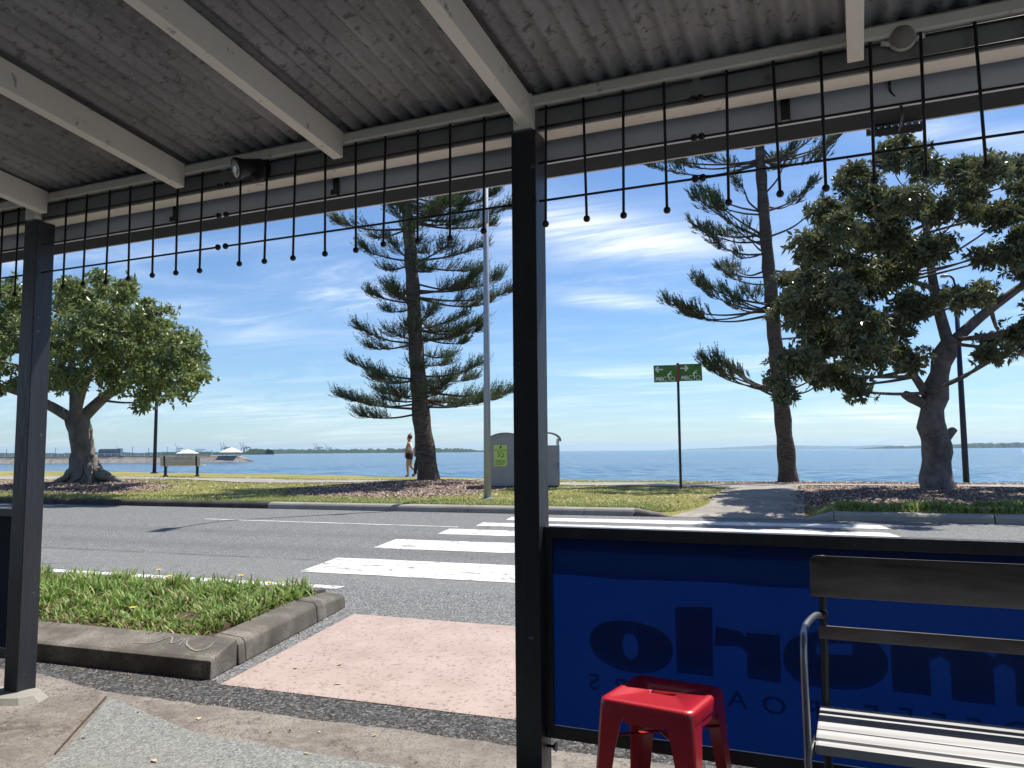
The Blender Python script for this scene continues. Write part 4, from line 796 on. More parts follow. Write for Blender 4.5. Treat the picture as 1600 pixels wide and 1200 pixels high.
def pine(loc, label, trunk, top, branches, seed, dens, wl, sparse=False, extra=60):
    g = np.random.default_rng(seed); rd = random.Random(seed); t = empty('pine_tree', loc, YAW, label, 'tree', 'trees in the foreshore park')
    pts = [(r, 0, h) for r, h, _ in trunk]; rad = [q[2] for q in trunk]; pts.append(top[:3]); rad.append(top[3])
    sp_ = smooth_path([(pts[0][0], 0, -.2)]+pts, 5); rl = lerp_list([rad[0]*1.05]+rad, 5); mb = MB(); mb.tube(sp_, rl, 14); me = mb.mesh('trunk', True)
    for v in me.vertices: q = v.co; f = .018*math.sin(q.z*7+q.x*5); v.co.x += f; v.co.y += .018*math.sin(q.z*6+q.y*9)
    link('trunk', me, BARKP, t)
    def tr(h): 
        for a, b in zip(sp_[:-1], sp_[1:]):
            if a.z <= h <= b.z: k = (h-a.z)/max(1e-6, b.z-a.z); return a.lerp(b, k)
        return sp_[-1]
    B = list(branches)
    h = trunk[-1][1]
    hs = list(np.linspace(h, top[2]-.5, 5))
    for hh in hs:                                   # upper whorls
        for k in range(6):
            an = rd.uniform(0, 6.28); ln = rd.uniform(.7, 1)*2.2*(1-(hh-h)/(top[2]-h)*.75); B.append((hh, math.cos(an)*ln, math.sin(an)*ln, hh+rd.uniform(.1, .5)))
    PP, DD, LL = [], [], []; TW = MB()
    for (h0, r, d, h1) in B:
        a = tr(h0); e = Vector((r, d, h1)); ln = (e-a).length
        dp = rd.uniform(.4, 1)*(.10 if not sparse else .13); m1 = a.lerp(e, .45)+Vector((rd.uniform(-.06, .06), rd.uniform(-.06, .06), -dp*ln)); m2 = a.lerp(e, .8)+Vector((rd.uniform(-.06, .06), rd.uniform(-.06, .06), -dp*.75*ln)); sp2 = smooth_path([a, m1, m2, e], 5)
        mb = MB(); mb.tube(sp2, lerp_list([.042*min(1.2, ln/2), .028, .017, .008], 5), 6); mb.build('branch', BARKP, t, smooth=True)
        hd = Vector((e.x-a.x, e.y-a.y, 0)).normalized(); sd_ = Vector((-hd.y, hd.x, 0)); n = int(dens*ln)
        for k in range(n):
            s_ = rd.uniform(.22 if not sparse else .42, 1.0)**.8; i = min(int(s_*(len(sp2)-1)), len(sp2)-2); p = sp2[i].lerp(sp2[i+1], s_*(len(sp2)-1)-i)
            side = rd.choice((-1, 1)); bl = wl*rd.uniform(.5, 1.05)*(1.15-.55*s_)
            q = p+hd*bl*rd.uniform(.35, .8)+sd_*side*bl*rd.uniform(.15, .85)+Vector((0, 0, bl*(rd.uniform(-.02, .3) if not sparse else rd.uniform(.1, .75))))
            nn = 4 if not sparse else 4
            TW.tube([p, p.lerp(q, .55)+Vector((0, 0, -.03)), q], [.009, .007, .004], 4, cap=False)
            for jj in range(nn):
                f = (jj+1)/nn; b0 = p.lerp(q, f*.9 if not sparse else .75+.25*f); up = rd.uniform(.05, .8); dr = (q-p).normalized()*.8+Vector((rd.uniform(-.35, .35), rd.uniform(-.35, .35), up)); dr.normalize(); PP.append(b0); DD.append(dr); LL.append(rd.uniform(.2, .42) if not sparse else rd.uniform(.14, .28))
        for k in range(5): PP.append(e-hd*rd.uniform(0, .15)); dr = (hd*.8+Vector((rd.uniform(-.4, .4), rd.uniform(-.4, .4), .7))).normalized(); DD.append(dr); LL.append(rd.uniform(.18, .32))
    P = np.array([tuple(p) for p in PP]); D = np.array([tuple(p) for p in DD]); Ls = np.array(LL); n = len(P); k = 30
    s_ = g.random((n, k)); B0 = P[:, None]+D[:, None]*(s_*Ls[:, None])[..., None]; B0[:, :, 2] += (s_**2*.25*Ls[:, None])
    ra = g.normal(size=(n, k, 3)); pe = ra-D[:, None]*np.sum(ra*D[:, None], -1)[..., None]; pe /= np.linalg.norm(pe, axis=-1)[..., None]
    d = D[:, None]*.82+pe*.57; l = (g.uniform(.032, .062, (n, k))*(1.1-.35*s_))[..., None]; sd_ = np.cross(d, g.normal(size=(n, k, 3))); sd_ /= np.linalg.norm(sd_, axis=-1)[..., None]
    V = np.stack([B0+sd_*.008, B0-sd_*.008, B0+d*l], 2).reshape(-1, 3); F = np.arange(n*k*3).reshape(-1, 3)
    T = np.repeat(np.clip(g.normal(.45, .2, n), 0, 1), k)+g.normal(0, .08, n*k); T = np.clip(T+(np.repeat(g.random(n) < .03, k))*.5, 0, 1)
    tag(TW.build('twigs', BARKP, t, smooth=True), kind='stuff')
    link('crown', npmesh('crown', V, F, False, T), NEEDLE, t); return t
zp = float(gz(-10.33, 21.14)); rp = random.Random(4)
pb1 = [(2.12, -2.5, -.5, 2.5), (2.0, -1.8, -.9, 1.9), (2.65, 2.6, -.2, 2.65), (2.2, 1.65, -.8, 2.3), (2.3, -1.9, .7, 2.35), (2.4, 2.0, .9, 2.5), (2.5, -.6, -1.9, 2.5), (2.6, .6, -1.9, 2.8), (3.0, -2.15, -.4, 3.5), (3.0, -1.7, .6, 3.1), (3.1, 1.5, -.6, 3.4), (3.05, -1.2, -1.2, 3.0), (3.0, 1.2, .9, 3.1),
    (4.1, -1.95, -.5, 4.5), (4.1, -1.85, .5, 4.05), (4.2, 1.0, -.6, 4.3), (4.2, .6, 1.3, 4.5), (4.3, -.9, -1.2, 4.3), (5.3, -1.65, -.3, 5.55), (5.2, -1.3, .7, 5.2), (5.5, 2.4, -.3, 5.6), (5.5, 1.8, .7, 5.5), (5.6, 1.4, -1.0, 6.0), (5.7, 2.1, -.9, 5.9), (5.4, -.8, -1.2, 5.4),
    (6.6, -1.9, -.3, 6.95), (6.5, -1.4, .6, 6.5), (6.6, 1.6, -.4, 6.95), (6.5, 1.5, .5, 6.45), (6.5, .7, -1.3, 6.8), (6.7, -.8, -1.2, 6.8), (7.6, -2.7, -.4, 7.75), (7.6, -1.8, .7, 7.5), (7.9, 2.5, -.5, 8.15), (7.8, 1.9, .6, 7.9), (7.7, .6, -1.5, 7.9), (7.7, -.8, -1.4, 7.8), (8.3, 2.0, -.3, 8.6), (8.3, -1.5, -.4, 8.5)]
pb1 += [(h_+rp.uniform(-.35, .3), math.cos(a_)*l_*-1, math.sin(a_)*l_, h_+rp.uniform(-.45, .45)) for h_, a_, l_ in [(rp.choice((2.3, 2.7, 3.2, 4.2, 4.7, 5.5, 6.1, 6.6, 7.3, 7.9, 8.4)), rp.uniform(0, 6.28), rp.uniform(.9, 1.75)) for _ in range(34)]]
pine(UV(-10.33, 21.14, zp-.02), 'tall layered pine on the mulch mound by the walkers', [(0, 0, .33), (-.11, .95, .285), (-.25, 2.12, .26), (-.39, 4.04, .225), (-.49, 5.79, .205), (-.63, 7.76, .185), (-.73, 8.56, .175)], (-.82, 0, 10.6, .03), pb1, 71, 19, .62)
pb2 = [(2.75, -2.4, -.2, 3.6), (2.7, -1.6, .6, 3.3), (2.6, 1.25, -.2, 3.1), (2.7, .5, -1.2, 3.1), (5.2, -3.35, -.2, 5.35), (5.35, -2.4, .3, 6.15), (5.2, -1.6, -.9, 5.3), (4.3, 1.3, 0, 4.8), (6.4, 1.3, .3, 6.8), (7.35, -2.5, -.2, 8.6), (7.5, -2.4, .5, 7.9), (6.9, -2.1, -.4, 7.2), (8.2, 1.1, .1, 9.15), (8.2, -1.85, .3, 8.8), (8.7, .25, -.5, 10.0), (7.4, .9, -.9, 8.1), (6.2, -1.5, .8, 6.6), (9.7, -3.9, 0, 9.75), (9.8, 1.75, .2, 10.4), (8.4, .9, .9, 8.9), (5.3, 1.1, -.6, 5.7)]
zp2 = float(gz(-.36, 24.77)); rp = random.Random(6)
pb2 += [(h0+rp.uniform(-.25, .25), r*rp.uniform(.55, .98), d+rp.uniform(-.7, .7), h1+rp.uniform(-.45, .3)) for (h0, r, d, h1) in list(pb2) for _ in range(2) if r < 0]
pine(UV(-.36, 24.77, zp2-.02), 'thin open pine behind the sign by the water', [(0, 0, .30), (-.04, 1.0, .25), (-.11, 2.14, .235), (-.23, 4.06, .215), (-.32, 5.81, .195), (-.41, 7.58, .175), (-.49, 9.78, .155)], (-.55, 0, 12.5, .03), pb2, 83, 15, .58, True)

# ------------------------------------------------------------------ poles, sign, bins, bench in the park
cp = empty('street_light', UV(-6.69, 16.7, float(gz(-6.69, 16.7))), YAW, 'tall pale grey street light pole beside the bins', 'street light')
mb = MB(); mb.tube([(0, 0, -.1), (0, 0, 3), (-.01, 0, 10.4)], [.085, .075, .05], 12); mb.build('pole', POLEGREY, cp, smooth=True)
mb = MB(); mb.tube(smooth_path([(-.01, 0, 10.3), (-.1, -.3, 10.7), (-.25, -1.3, 10.9)], 5), .035, 8); mb.build('arm', POLEGREY, cp, smooth=True)
mb = MB(); mb.box((-.3, -1.6, 10.92), (.26, .7, .1)); mb.build('lamp_head', POLEGREY, cp, bevel=.02)
mb = MB(); mb.box((-.045, -.11, 6.5), (.20, .12, .29)); mb.build('control_box', POLEGREY, cp, bevel=.01)
mb = MB(); mb.lathe([(.14, -.06), (.14, .02), (.09, .03)], 12); mb.build('base_plate', POLEGREY, cp)
def park_light(u, v, h, side, label):
    o = empty('park_light', UV(u, v, float(gz(u, v))), YAW, label, 'park light', 'dark park lights along the water')
    mb = MB(); mb.tube([(0, 0, -.1), (0, 0, h*.5), (0, 0, h-.35)], [.085, .075, .055], 12); mb.build('pole', POLEBLUE, o, smooth=True)
    mb = MB(); mb.tube(smooth_path([(0, 0, h-.36), (side*.05, 0, h-.1), (side*.16, 0, h)], 5), .03, 8); mb.build('arm', POLEBLUE, o, smooth=True)
    mb = MB(); mb.lathe([(.03, .05), (.09, .035), (.13, .0), (.11, -.03), (.03, -.045)], 14, (side*.3, 0, h-.01)); mb.build('lamp_head', POLEGREY, o, smooth=True)
    mb = MB(); mb.lathe([(.17, -.05), (.17, .05), (.1, .06)], 12); mb.build('base_plate', POLEBLUE, o); return o
park_light(4.4, 25.85-.3, 6.15, -1, 'dark navy park light behind the right hand tree trunk')
park_light(-28.93, 29.59, 6.2, -1, 'dark navy park light beside the pale park bench')
zs = float(gz(-2.96, 20.95)); sg = empty('cycleway_sign', UV(-2.96, 20.95, zs), YAW, 'green two-way cycleway sign with white arrows on a thin post', 'sign')
mb = MB(); mb.box((0, 0, 1.62), (.06, .06, 3.36)); mb.build('post', DARKSTEEL, sg, bevel=.004)
for sx in (-1, 1):
    zc_ = 3.02 if sx < 0 else 3.05; mb = MB(); mb.box((sx*.335, 0, zc_), (.60, .03, .45), Matrix.Rotation(R(-1.2), 3, 'Y')); pn_ = mb.build('panel', SIGNG, sg, bevel=.003)
    K = lambda x, z: (sx*.335+x, -.0175, zc_+z); mb = MB()
    def bar(a, b, wd): 
        a, b = Vector(K(*a)), Vector(K(*b)); d = (b-a); n_ = Vector((-d.z, 0, d.x)).normalized()*wd*.68; mb.add([a+n_, b+n_, b-n_, a-n_], [(0,1,2,3)])
    ox_ = -.16 if sx < 0 else -.17
    bar((ox_-sx*.10, .11), (ox_+sx*.09, .11), .026); bar((ox_+sx*.10, .11), (ox_+sx*.02, .18), .028); bar((ox_+sx*.10, .11), (ox_+sx*.02, .04), .028); mb.build('arrow', SIGNW, pn_)
    mb = MB()                                       # M B C and the rider whose wheels close the word
    bar((-.25, -.19), (-.235, -.09), .016); bar((-.235, -.09), (-.205, -.17), .016); bar((-.205, -.17), (-.175, -.09), .016); bar((-.175, -.09), (-.16, -.19), .016)
    bar((-.135, -.19), (-.135, -.09), .018); bar((-.135, -.095), (-.085, -.1), .014); bar((-.135, -.14), (-.08, -.14), .014); bar((-.135, -.185), (-.08, -.18), .014); bar((-.082, -.1), (-.084, -.14), .014); bar((-.074, -.14), (-.076, -.185), .014); mb.build('lettering', SIGNW, pn_)
    mb = MB()
    for cx, a0, a1 in ((.0, 40, 320), (.19, 0, 360)):
        q = [(cx+.055*math.cos(R(a0+(a1-a0)*k/18)), -.14+.055*math.sin(R(a0+(a1-a0)*k/18))) for k in range(19)]
        for a, b in zip(q[:-1], q[1:]): bar(a, b, .011)
    bar((.06, -.05), (.12, .01), .034); bar((.12, .01), (.17, -.03), .016); bar((.06, -.06), (.10, -.10), .022); bar((.10, -.10), (.09, -.17), .018)
    q = [K(.145+.02*math.cos(k*.785), .045+.02*math.sin(k*.785)) for k in range(8)]; mb.add(q, [tuple(range(8))]); mb.build('cyclist', SIGNW, pn_)
mb = MB(); mb.box((0, -.036, 3.03), (.066, .01, .47)); mb.build('clamp_band', RUST, sg)
def bin_enclosure(x0, wd, label, sticker, hgt):
    b = empty('bin_enclosure', UV(-7.0, 20.2, float(gz(-7, 20.2))-.01)+Vector((math.cos(YAW)*x0, math.sin(YAW)*x0, 0)), YAW, label, 'bin', 'grey bin enclosures by the path'); dp = .72
    mb = MB(); mb.span((-wd/2, -dp/2, .05), (wd/2, dp/2, 1.12)); mb.build('body', BING, b, bevel=.012)
    mb = MB(); mb.span((-wd/2+.012, -dp/2-.012, .09), (wd/2-.012, -dp/2-.001, 1.08)); dr = mb.build('door', BING, b, bevel=.006)
    mb = MB(); mb.tube([(wd/2-.06, -dp/2-.014, .56), (wd/2-.06, -dp/2-.03, .56), (wd/2-.06, -dp/2-.03, .66), (wd/2-.06, -dp/2-.014, .66)], .007, 6); mb.build('handle', DARKSTEEL, dr)
    mb = MB(); mb.span((-wd/2+.03, -dp/2+.03, 0), (wd/2-.03, dp/2-.03, .05)); mb.build('plinth', DARKSTEEL, b)
    for sx in (-1, 1):
        for sy in (-1, 1): mb = MB(); mb.span((sx*(wd/2-.025)-.015, sy*(dp/2-.03)-.015, 1.12), (sx*(wd/2-.025)+.015, sy*(dp/2-.03)+.015, 1.30)); mb.build('roof_stay', BING, b)
    mb = MB(); n = 14; V = []
    for k in range(n+1):
        an = math.pi*k/n; x = -math.cos(an)*(wd/2+.05); z = 1.25+.22*math.sin(an)
        V += [(x, -dp/2-.05, z), (x, dp/2+.05, z), (x*.985, -dp/2-.05, z-.022), (x*.985, dp/2+.05, z-.022)]
    fs = []
    for k in range(n): a = 4*k; c = a+4; fs += [(a, c, c+1, a+1), (a+2, a+3, c+3, c+2), (a, a+2, c+2, c), (a+1, c+1, c+3, a+3)]
    fs += [(0,1,3,2), (4*n, 4*n+2, 4*n+3, 4*n+1)]; mb.add(V, fs); mb.build('curved_roof', BINR, b, smooth=False)
    if sticker:
        for zz in (0,):
            mb = MB(); q = [(-wd/2+.01, 1.1215)]+[(-math.cos(math.pi*k/14)*(wd/2+.005), 1.25+.205*math.sin(math.pi*k/14)) for k in range(15)]+[(wd/2-.01, 1.1215)]; mb.prism(q, 1, -dp/2+.004, dp/2-.01); mb.build('gable_infill', BING, b)
        mb = MB(); mb.span((-wd/2+.12, -dp/2-.018, .58), (-wd/2+.47, -dp/2-.0125, 1.14)); s1 = mb.build('sticker', LIME, dr)
        def ink(x0_, z0_, x1_, z1_): mb = MB(); mb.span((-wd/2+.12+x0_, -dp/2-.0215, .58+z0_), (-wd/2+.12+x1_, -dp/2-.0195, .58+z1_)); mb.build('print', INK, s1)
        fc = bpy.data.curves.new('sticker_text', 'FONT'); fc.body = 'RECYCLING'; fc.size = .06; o = bpy.data.objects.new('t', fc); COL.objects.link(o); dg = bpy.context.evaluated_depsgraph_get(); me = bpy.data.meshes.new_from_object(o.evaluated_get(dg)); bpy.data.objects.remove(o)
        ww = max(v.co.x for v in me.vertices); me.transform(Matrix.Translation((-wd/2+.14, -dp/2-.0205, .975)) @ Matrix.Diagonal((.31/ww, 1, 1, 1)) @ Matrix.Rotation(math.pi/2, 4, 'X')); me.materials.clear(); link('print', me, INK, s1)
        ink(.155, .47, .20, .53)
        for zz in (.04, .075, .11, .145): ink(.04, zz, .30-.05*(zz == .04), zz+.012)
        for xx, zz in ((.10, .33), (.18, .34), (.24, .30), (.11, .24), (.19, .22), (.14, .28), (.23, .24)): ink(xx, zz, xx+.028, zz+.04)
    return b
bin_enclosure(-.52, .86, 'grey recycling bin enclosure with lime green sticker, left of post', True, 1.5)
bin_enclosure(.60, .64, 'grey bin enclosure with arched roof and open top, right of post', False, 1.5)
# park bench
pbn = empty('park_bench', UV(-24.0, 26.0, float(gz(-24, 26.0))), YAW+R(10), 'pale metal park bench facing the sea on the lawn', 'bench')
for k in range(4): mb = MB(); mb.box((0, -.20-.016*k, .50+.095*k), (1.55, .03, .085), Matrix.Rotation(R(10), 3, 'X')); mb.build('back_slat', BENCHA, pbn, bevel=.006)
for k in range(4): mb = MB(); mb.box((.05, -.10+.105*k, .44+.008*k), (1.72, .095, .03)); mb.build('seat_slat', BENCHW, pbn, bevel=.006)
for x in (-.62, .62):
    mb = MB(); mb.tube(smooth_path([(x, -.27, .87), (x, -.22, .55), (x, -.12, .42), (x, .22, .42)], 5), .035, 8); mb.box((x, .02, .22), (.09, .14, .36)); mb.tube(smooth_path([(x, -.28, .02), (x, -.1, .06), (x, .02, .12), (x, .14, .06), (x, .30, .02)], 4), .04, 8); mb.build('cast_leg', POLEBLUE, pbn)
# white frame at the right edge
af = empty('mooring_frame', UV(5.95, 25.0, float(gz(5.95, 25.0))), YAW, 'thin white A-shaped frame at the water edge, far right', 'frame')
for x, y in ((-.26, 0), (.08, .1), (.36, -.05)): mb = MB(); mb.tube([(x, y, -.05), (.02, 0, .86)], .014, 7); mb.build('leg', WHITE, af)
mb = MB(); mb.tube([(-.02, 0, .9), (.03, 0, .84), (.22, 0, .68)], [.018, .03, .012], 8); mb.build('head_cap', WHITE, af)

# ------------------------------------------------------------------ people
def skinned(name, verts, edges, radii, mat, parent, sub=2, root=0):
    me = bpy.data.meshes.new(name); me.from_pydata(verts, edges, []); o = bpy.data.objects.new(name+'_tmp', me); COL.objects.link(o)
    md = o.modifiers.new('s', 'SKIN'); sl = me.skin_vertices[0].data if me.skin_vertices else None
    if sl is None: 
        me.attributes; 
    sl = me.skin_vertices[0].data
    for i, r in enumerate(radii): sl[i].radius = r if isinstance(r, tuple) else (r, r)
    sl[root].use_root = True; md.use_smooth_shade = True; sb = o.modifiers.new('b', 'SUBSURF'); sb.levels = sub; sb.render_levels = sub
    dg = bpy.context.evaluated_depsgraph_get(); out = bpy.data.meshes.new_from_object(o.evaluated_get(dg)); bpy.data.objects.remove(o); out.materials.clear()
    return link(name, out, mat, parent)
def person(loc, rz, label, J, dress, s=1.0):
    J = {k: (v[0], tuple(1.14*q for q in v[1]) if isinstance(v[1], tuple) else 1.12*v[1]) for k, v in J.items()}
    p = empty('person', loc, rz, label, 'person'); p.scale = (s, s, s)
    names = list(J); idx_ = {n: i for i, n in enumerate(names)}
    vs_ = [J[n][0] for n in names]; rs = [J[n][1] for n in names]
    E_ = [('pelvis','waist'),('waist','chest'),('chest','neck'),('neck','jaw'),('jaw','crown')]
    for q in 'lr': E_ += [('chest','sh'+q),('sh'+q,'el'+q),('el'+q,'wr'+q),('wr'+q,'ha'+q),('pelvis','hip'+q),('hip'+q,'kn'+q),('kn'+q,'an'+q),('an'+q,'to'+q)]
    skinned('body', vs_, [(idx_[a], idx_[b]) for a, b in E_ if a in idx_ and b in idx_], rs, SKIN, p, 2, idx_['pelvis'])
    for nm, parts, mat, grow in dress:
        nn = []; 
        for a, b in parts:
            for k in (a, b):
                if k not in nn: nn.append(k)
        def pos(k):
            if isinstance(k, tuple): a, b, t = k; return tuple(np.array(J[a][0])*(1-t)+np.array(J[b][0])*t)
            return J[k][0]
        def rad(k):
            f = lambda q: np.array(q if isinstance(q, tuple) else (q, q))
            return tuple((f(J[k[0]][1])*(1-k[2])+f(J[k[1]][1])*k[2]+grow)) if isinstance(k, tuple) else tuple(f(J[k][1])+grow)
        skinned(nm, [pos(k) for k in nn], [(nn.index(a), nn.index(b)) for a, b in parts], [rad(k) for k in nn], mat, p, 2, 0)
    return p
# local frame: x right in the photograph, y away, z up; she walks towards -x
J1 = {'pelvis': ((0, 0, .93), (.12, .15)), 'waist': ((-.01, 0, 1.10), (.095, .125)), 'chest': ((.0, 0, 1.30), (.11, .15)), 'neck': ((-.01, 0, 1.46), .05), 'jaw': ((-.025, 0, 1.55), .07), 'crown': ((-.01, 0, 1.66), .085),
      'shl': ((-.015, -.17, 1.385), .052), 'ell': ((-.12, -.20, 1.11), .038), 'wrl': ((-.14, -.19, .88), .027), 'hal': ((-.14, -.185, .80), .03), 'shr': ((.01, .17, 1.385), .052), 'elr': ((.07, .20, 1.12), .04), 'wrr': ((-.04, .2, .92), .028), 'har': ((-.10, .2, .86), .03),
      'hipl': ((-.02, -.085, .86), .092), 'knl': ((-.06, -.09, .48), .06), 'anl': ((-.035, -.09, .09), .04), 'tol': ((-.16, -.09, .035), .035), 'hipr': ((.03, .085, .86), .092), 'knr': ((.03, .09, .47), .06), 'anr': ((.30, .09, .22), .04), 'tor': ((.36, .09, .10), .035)}
wp = UV(-14.9, 28.7, float(gz(-14.9, 28.7)))
w1 = person(wp, YAW, 'walker in white top and dark shorts beside the pine trunk', J1, [('white_top', [(('pelvis', 'waist', .55), 'waist'), ('waist', 'chest'), ('chest', ('chest', 'shl', .75)), ('chest', ('chest', 'shr', .75))], SHIRT, .016), ('shorts', [('pelvis', ('pelvis', 'waist', .8)), ('pelvis', 'hipl'), ('pelvis', 'hipr'), ('hipl', ('hipl', 'knl', .5)), ('hipr', ('hipr', 'knr', .5))], SHORTS, .014), ('shoe', [('anr', 'tor')], SHOEW, .012), ('shoe', [('anl', 'tol')], SHOEG, .012)])
mb = MB(); mb.lathe([(.02, 1.76), (.07, 1.745), (.098, 1.69), (.098, 1.62), (.07, 1.56), (.02, 1.535)], 12, (.018, 0, 0)); mb.lathe([(.01, 1.80), (.03, 1.79), (.038, 1.77), (.03, 1.745)], 10, (.04, 0, 0)); mb.build('hair', HAIR, w1, smooth=True)
mb = MB(); mb.tube([(-.085, 0, 1.625), (-.118, 0, 1.60), (-.098, 0, 1.585)], [.012, .013, .008], 6); mb.build('nose', SKIN, w1, smooth=True)
J2 = {k: ((v[0][0]*-.6 if k in ('anr', 'tor', 'knr') else v[0][0], v[0][1], v[0][2]), v[1]) for k, v in J1.items()}
J2['knr'] = ((-.10, .09, .48), .065); J2['anr'] = ((-.14, .09, .09), .045); J2['tor'] = ((-.27, .09, .035), .038); J2['knl'] = ((.06, -.09, .49), .065); J2['anl'] = ((.24, -.09, .14), .045); J2['tol'] = ((.16, -.09, .04), .038)
w2 = person(UV(-14.32, 28.35, float(gz(-14.32, 28.35))), YAW, 'walker in dark navy clothes mostly hidden by the pine trunk', J2, [('dark_top', [('waist', 'chest'), ('chest', 'shl'), ('chest', 'shr'), ('shl', ('shl', 'ell', .7)), ('shr', ('shr', 'elr', .7))], NAVY, .016), ('leggings', [('pelvis', 'waist'), ('pelvis', 'hipl'), ('pelvis', 'hipr'), ('hipl', 'knl'), ('hipr', 'knr'), ('knl', 'anl'), ('knr', 'anr')], NAVY, .014), ('shoe', [('anr', 'tor')], SHOEG, .014), ('shoe', [('anl', 'tol')], SHOEG, .014)])
mb = MB(); mb.lathe([(.02, 1.76), (.07, 1.745), (.098, 1.69), (.098, 1.62), (.07, 1.56), (.02, 1.535)], 12, (.018, 0, 0)); mb.build('hair', HAIR, w2, smooth=True)

# ------------------------------------------------------------------ far things: by bearing (tangent from the view axis) and distance
RV, FV = Vector((math.cos(YAW), math.sin(YAW), 0)), Vector((-math.sin(YAW), math.cos(YAW), 0))
def far(b, d, z=-1.6): return RV*(b*d)+FV*d+Vector((0, 0, z))
bT = lambda px: (px-800)/1230
# breakwater
bw = empty('breakwater', far(bT(150), 262), YAW, 'low stone breakwater with white railing across the bay', 'breakwater')
bx = lambda px: (px-150)/1230*262
mb = MB(); n = 60; V = []; xs = np.linspace(bx(-160), bx(398), n)
for i, x in enumerate(xs):
    e = min(1, (xs[-1]-x)/6); j = random.uniform(-.25, .25)
    V += [(x, -3.4*e+j, -.3), (x, -1.2*e+j*.5, 1.35*e+random.uniform(-.12, .12)), (x, -.6*e, 1.95*e+.1), (x, 3*e, 1.95*e+.1), (x, 6*e, -.3)]
mb.add(V, [(5*i+k, 5*i+k+1, 5*i+k+6, 5*i+k+5) for i in range(n-1) for k in range(4)]); mb.build('rubble_slope', ROCK, bw)
mb = MB(); mb.span((bx(-160), -.5, 1.9), (bx(330), .2, 2.25)); mb.build('cap_wall', PALEC, bw)
x = bx(-155); rail = MB()
while x < bx(255): mb = MB(); mb.span((x-.05, -.3, 2.25), (x+.05, -.2, 3.05)); mb.build('rail_post', WHITE, bw); x += 2.2
mb = MB(); mb.span((bx(-155), -.32, 3.05), (bx(255), -.18, 3.17)); mb.build('rail', WHITE, bw)
mb = MB(); mb.span((bx(-155), -.31, 2.62), (bx(255), -.19, 2.70)); mb.build('rail', WHITE, bw)
def shelter(px, wd, zb, hp, label):
    s_ = empty('shelter', far(bT(px), 263), YAW, label, 'shelter', 'white roofed shelters on the breakwater'); h = wd/2
    mb = MB(); zt = zb+hp; mb.add([(-h, -h*.8, zb), (h, -h*.8, zb), (h, h*.8, zb), (-h, h*.8, zb), (-h*.32, -h*.25, zb+hp*.72), (h*.32, -h*.25, zb+hp*.72), (h*.32, h*.25, zb+hp*.72), (-h*.32, h*.25, zb+hp*.72), (0, 0, zt)], [(0,1,5,4), (1,2,6,5), (2,3,7,6), (3,0,4,7), (4,5,8), (5,6,8), (6,7,8), (7,4,8), (3,2,1,0)]); mb.build('roof', WHITE, s_)
    for sx in (-.75, .75):
        for sy in (-.6, .6): mb = MB(); mb.span((sx*h-.08, sy*h-.08, 1.5), (sx*h+.08, sy*h+.08, zb)); mb.build('post', BENCHA, s_)
shelter(294, 6.0, 2.95, 1.3, 'white roofed shelter behind the park bench'); shelter(362, 6.2, 3.2, 1.6, 'white roofed shelter near the tip of the breakwater')
for i, px in enumerate((12, 88, 150, 208, 233, 262)):
    mb = MB(); mb.tube([(0, 0, 1.8), (0, 0, 4.6+.5*(i % 2))], .07, 6); mb.box((.12, 0, 4.6+.5*(i % 2)), (.4, .15, .08)); o = mb.build('lamp_post', POLEBLUE, loc=far(bT(px), 264), rz=YAW); tag(o, 'thin lamp post standing on the breakwater', 'lamp post', 'lamp posts on the breakwater')
mb = MB(); mb.tube([(0, 0, 1.6), (0, 0, 4.2)], .1, 6); mb.box((0, 0, 3.6), (.35, .1, .5)); o = mb.build('channel_marker', WHITE, loc=far(bT(332), 262), rz=YAW); tag(o, 'small white post between the two breakwater shelters', 'marker')
# port building
pbd = empty('port_building', far(bT(174), 1500), YAW, 'long grey port shed with small tower above the far shore', 'building')
mb = MB(); mb.span((-19, -8, 0), (16, 8, 11.2)); mb.build('wall', CRANEM, pbd)
mb = MB(); mb.prism([(-8.4, 11.2), (8.4, 11.2), (0, 13.2)], 0, -19.3, 16.3); mb.build('roof', GUTM, pbd)
mb = MB(); mb.span((16.05, -5, 0), (21, 5, 14)); mb.build('tower', CRANEM, pbd)
mb = MB(); mb.tube([(12, 0, 13), (12, 0, 18)], .4, 5); mb.build('mast', CRANEM, pbd)
for k in range(7): mb = MB(); mb.span((-17+k*4.6, -8.1, 5), (-14.4+k*4.6, -8.02, 8)); mb.build('window', INK, pbd)
# far shores: masses of trees
def shore(name, label, px0, px1, d, hfun, mat, seed, dx=4):
    g = random.Random(seed); mb = MB(); px = px0; V = []; n = 0
    while px <= px1:
        h = hfun(px)*(.75+.5*g.random()); y = g.uniform(-.002, .002)*d
        c = far(bT(px), d+y); V += [c, c+FV*d*.004+Vector((0, 0, h*.7)), c+FV*d*.008+Vector((0, 0, h)), c+FV*d*.03+Vector((0, 0, h*.8)), c+FV*d*.04]; px += dx; n += 1
    mb.add(V, [(5*i+k, 5*i+k+1, 5*i+k+6, 5*i+k+5) for i in range(n-1) for k in range(4)]); o = link(name, mb.mesh(name, True), mat); return tag(o, label, 'shoreline', kind='stuff')
shore('far_mangroves', 'dark line of trees along the far left shore', -260, 415, 1700, lambda p: 6.5+(4 if p > 385 else 0)+1.0*math.sin(p*.05), FARVEG, 3, 2.5)
shore('far_mangroves', 'thin dark tree line running behind the pines', 400, 768, 3300, lambda p: 14*min(1, (775-p)/60)+2, FARVEG, 4, 3)
shore('island_trees', 'dark wooded low shore at the right horizon', 1352, 1446, 5200, lambda p: 16*min(1, (p-1345)/50), FARVEG, 5, 3)
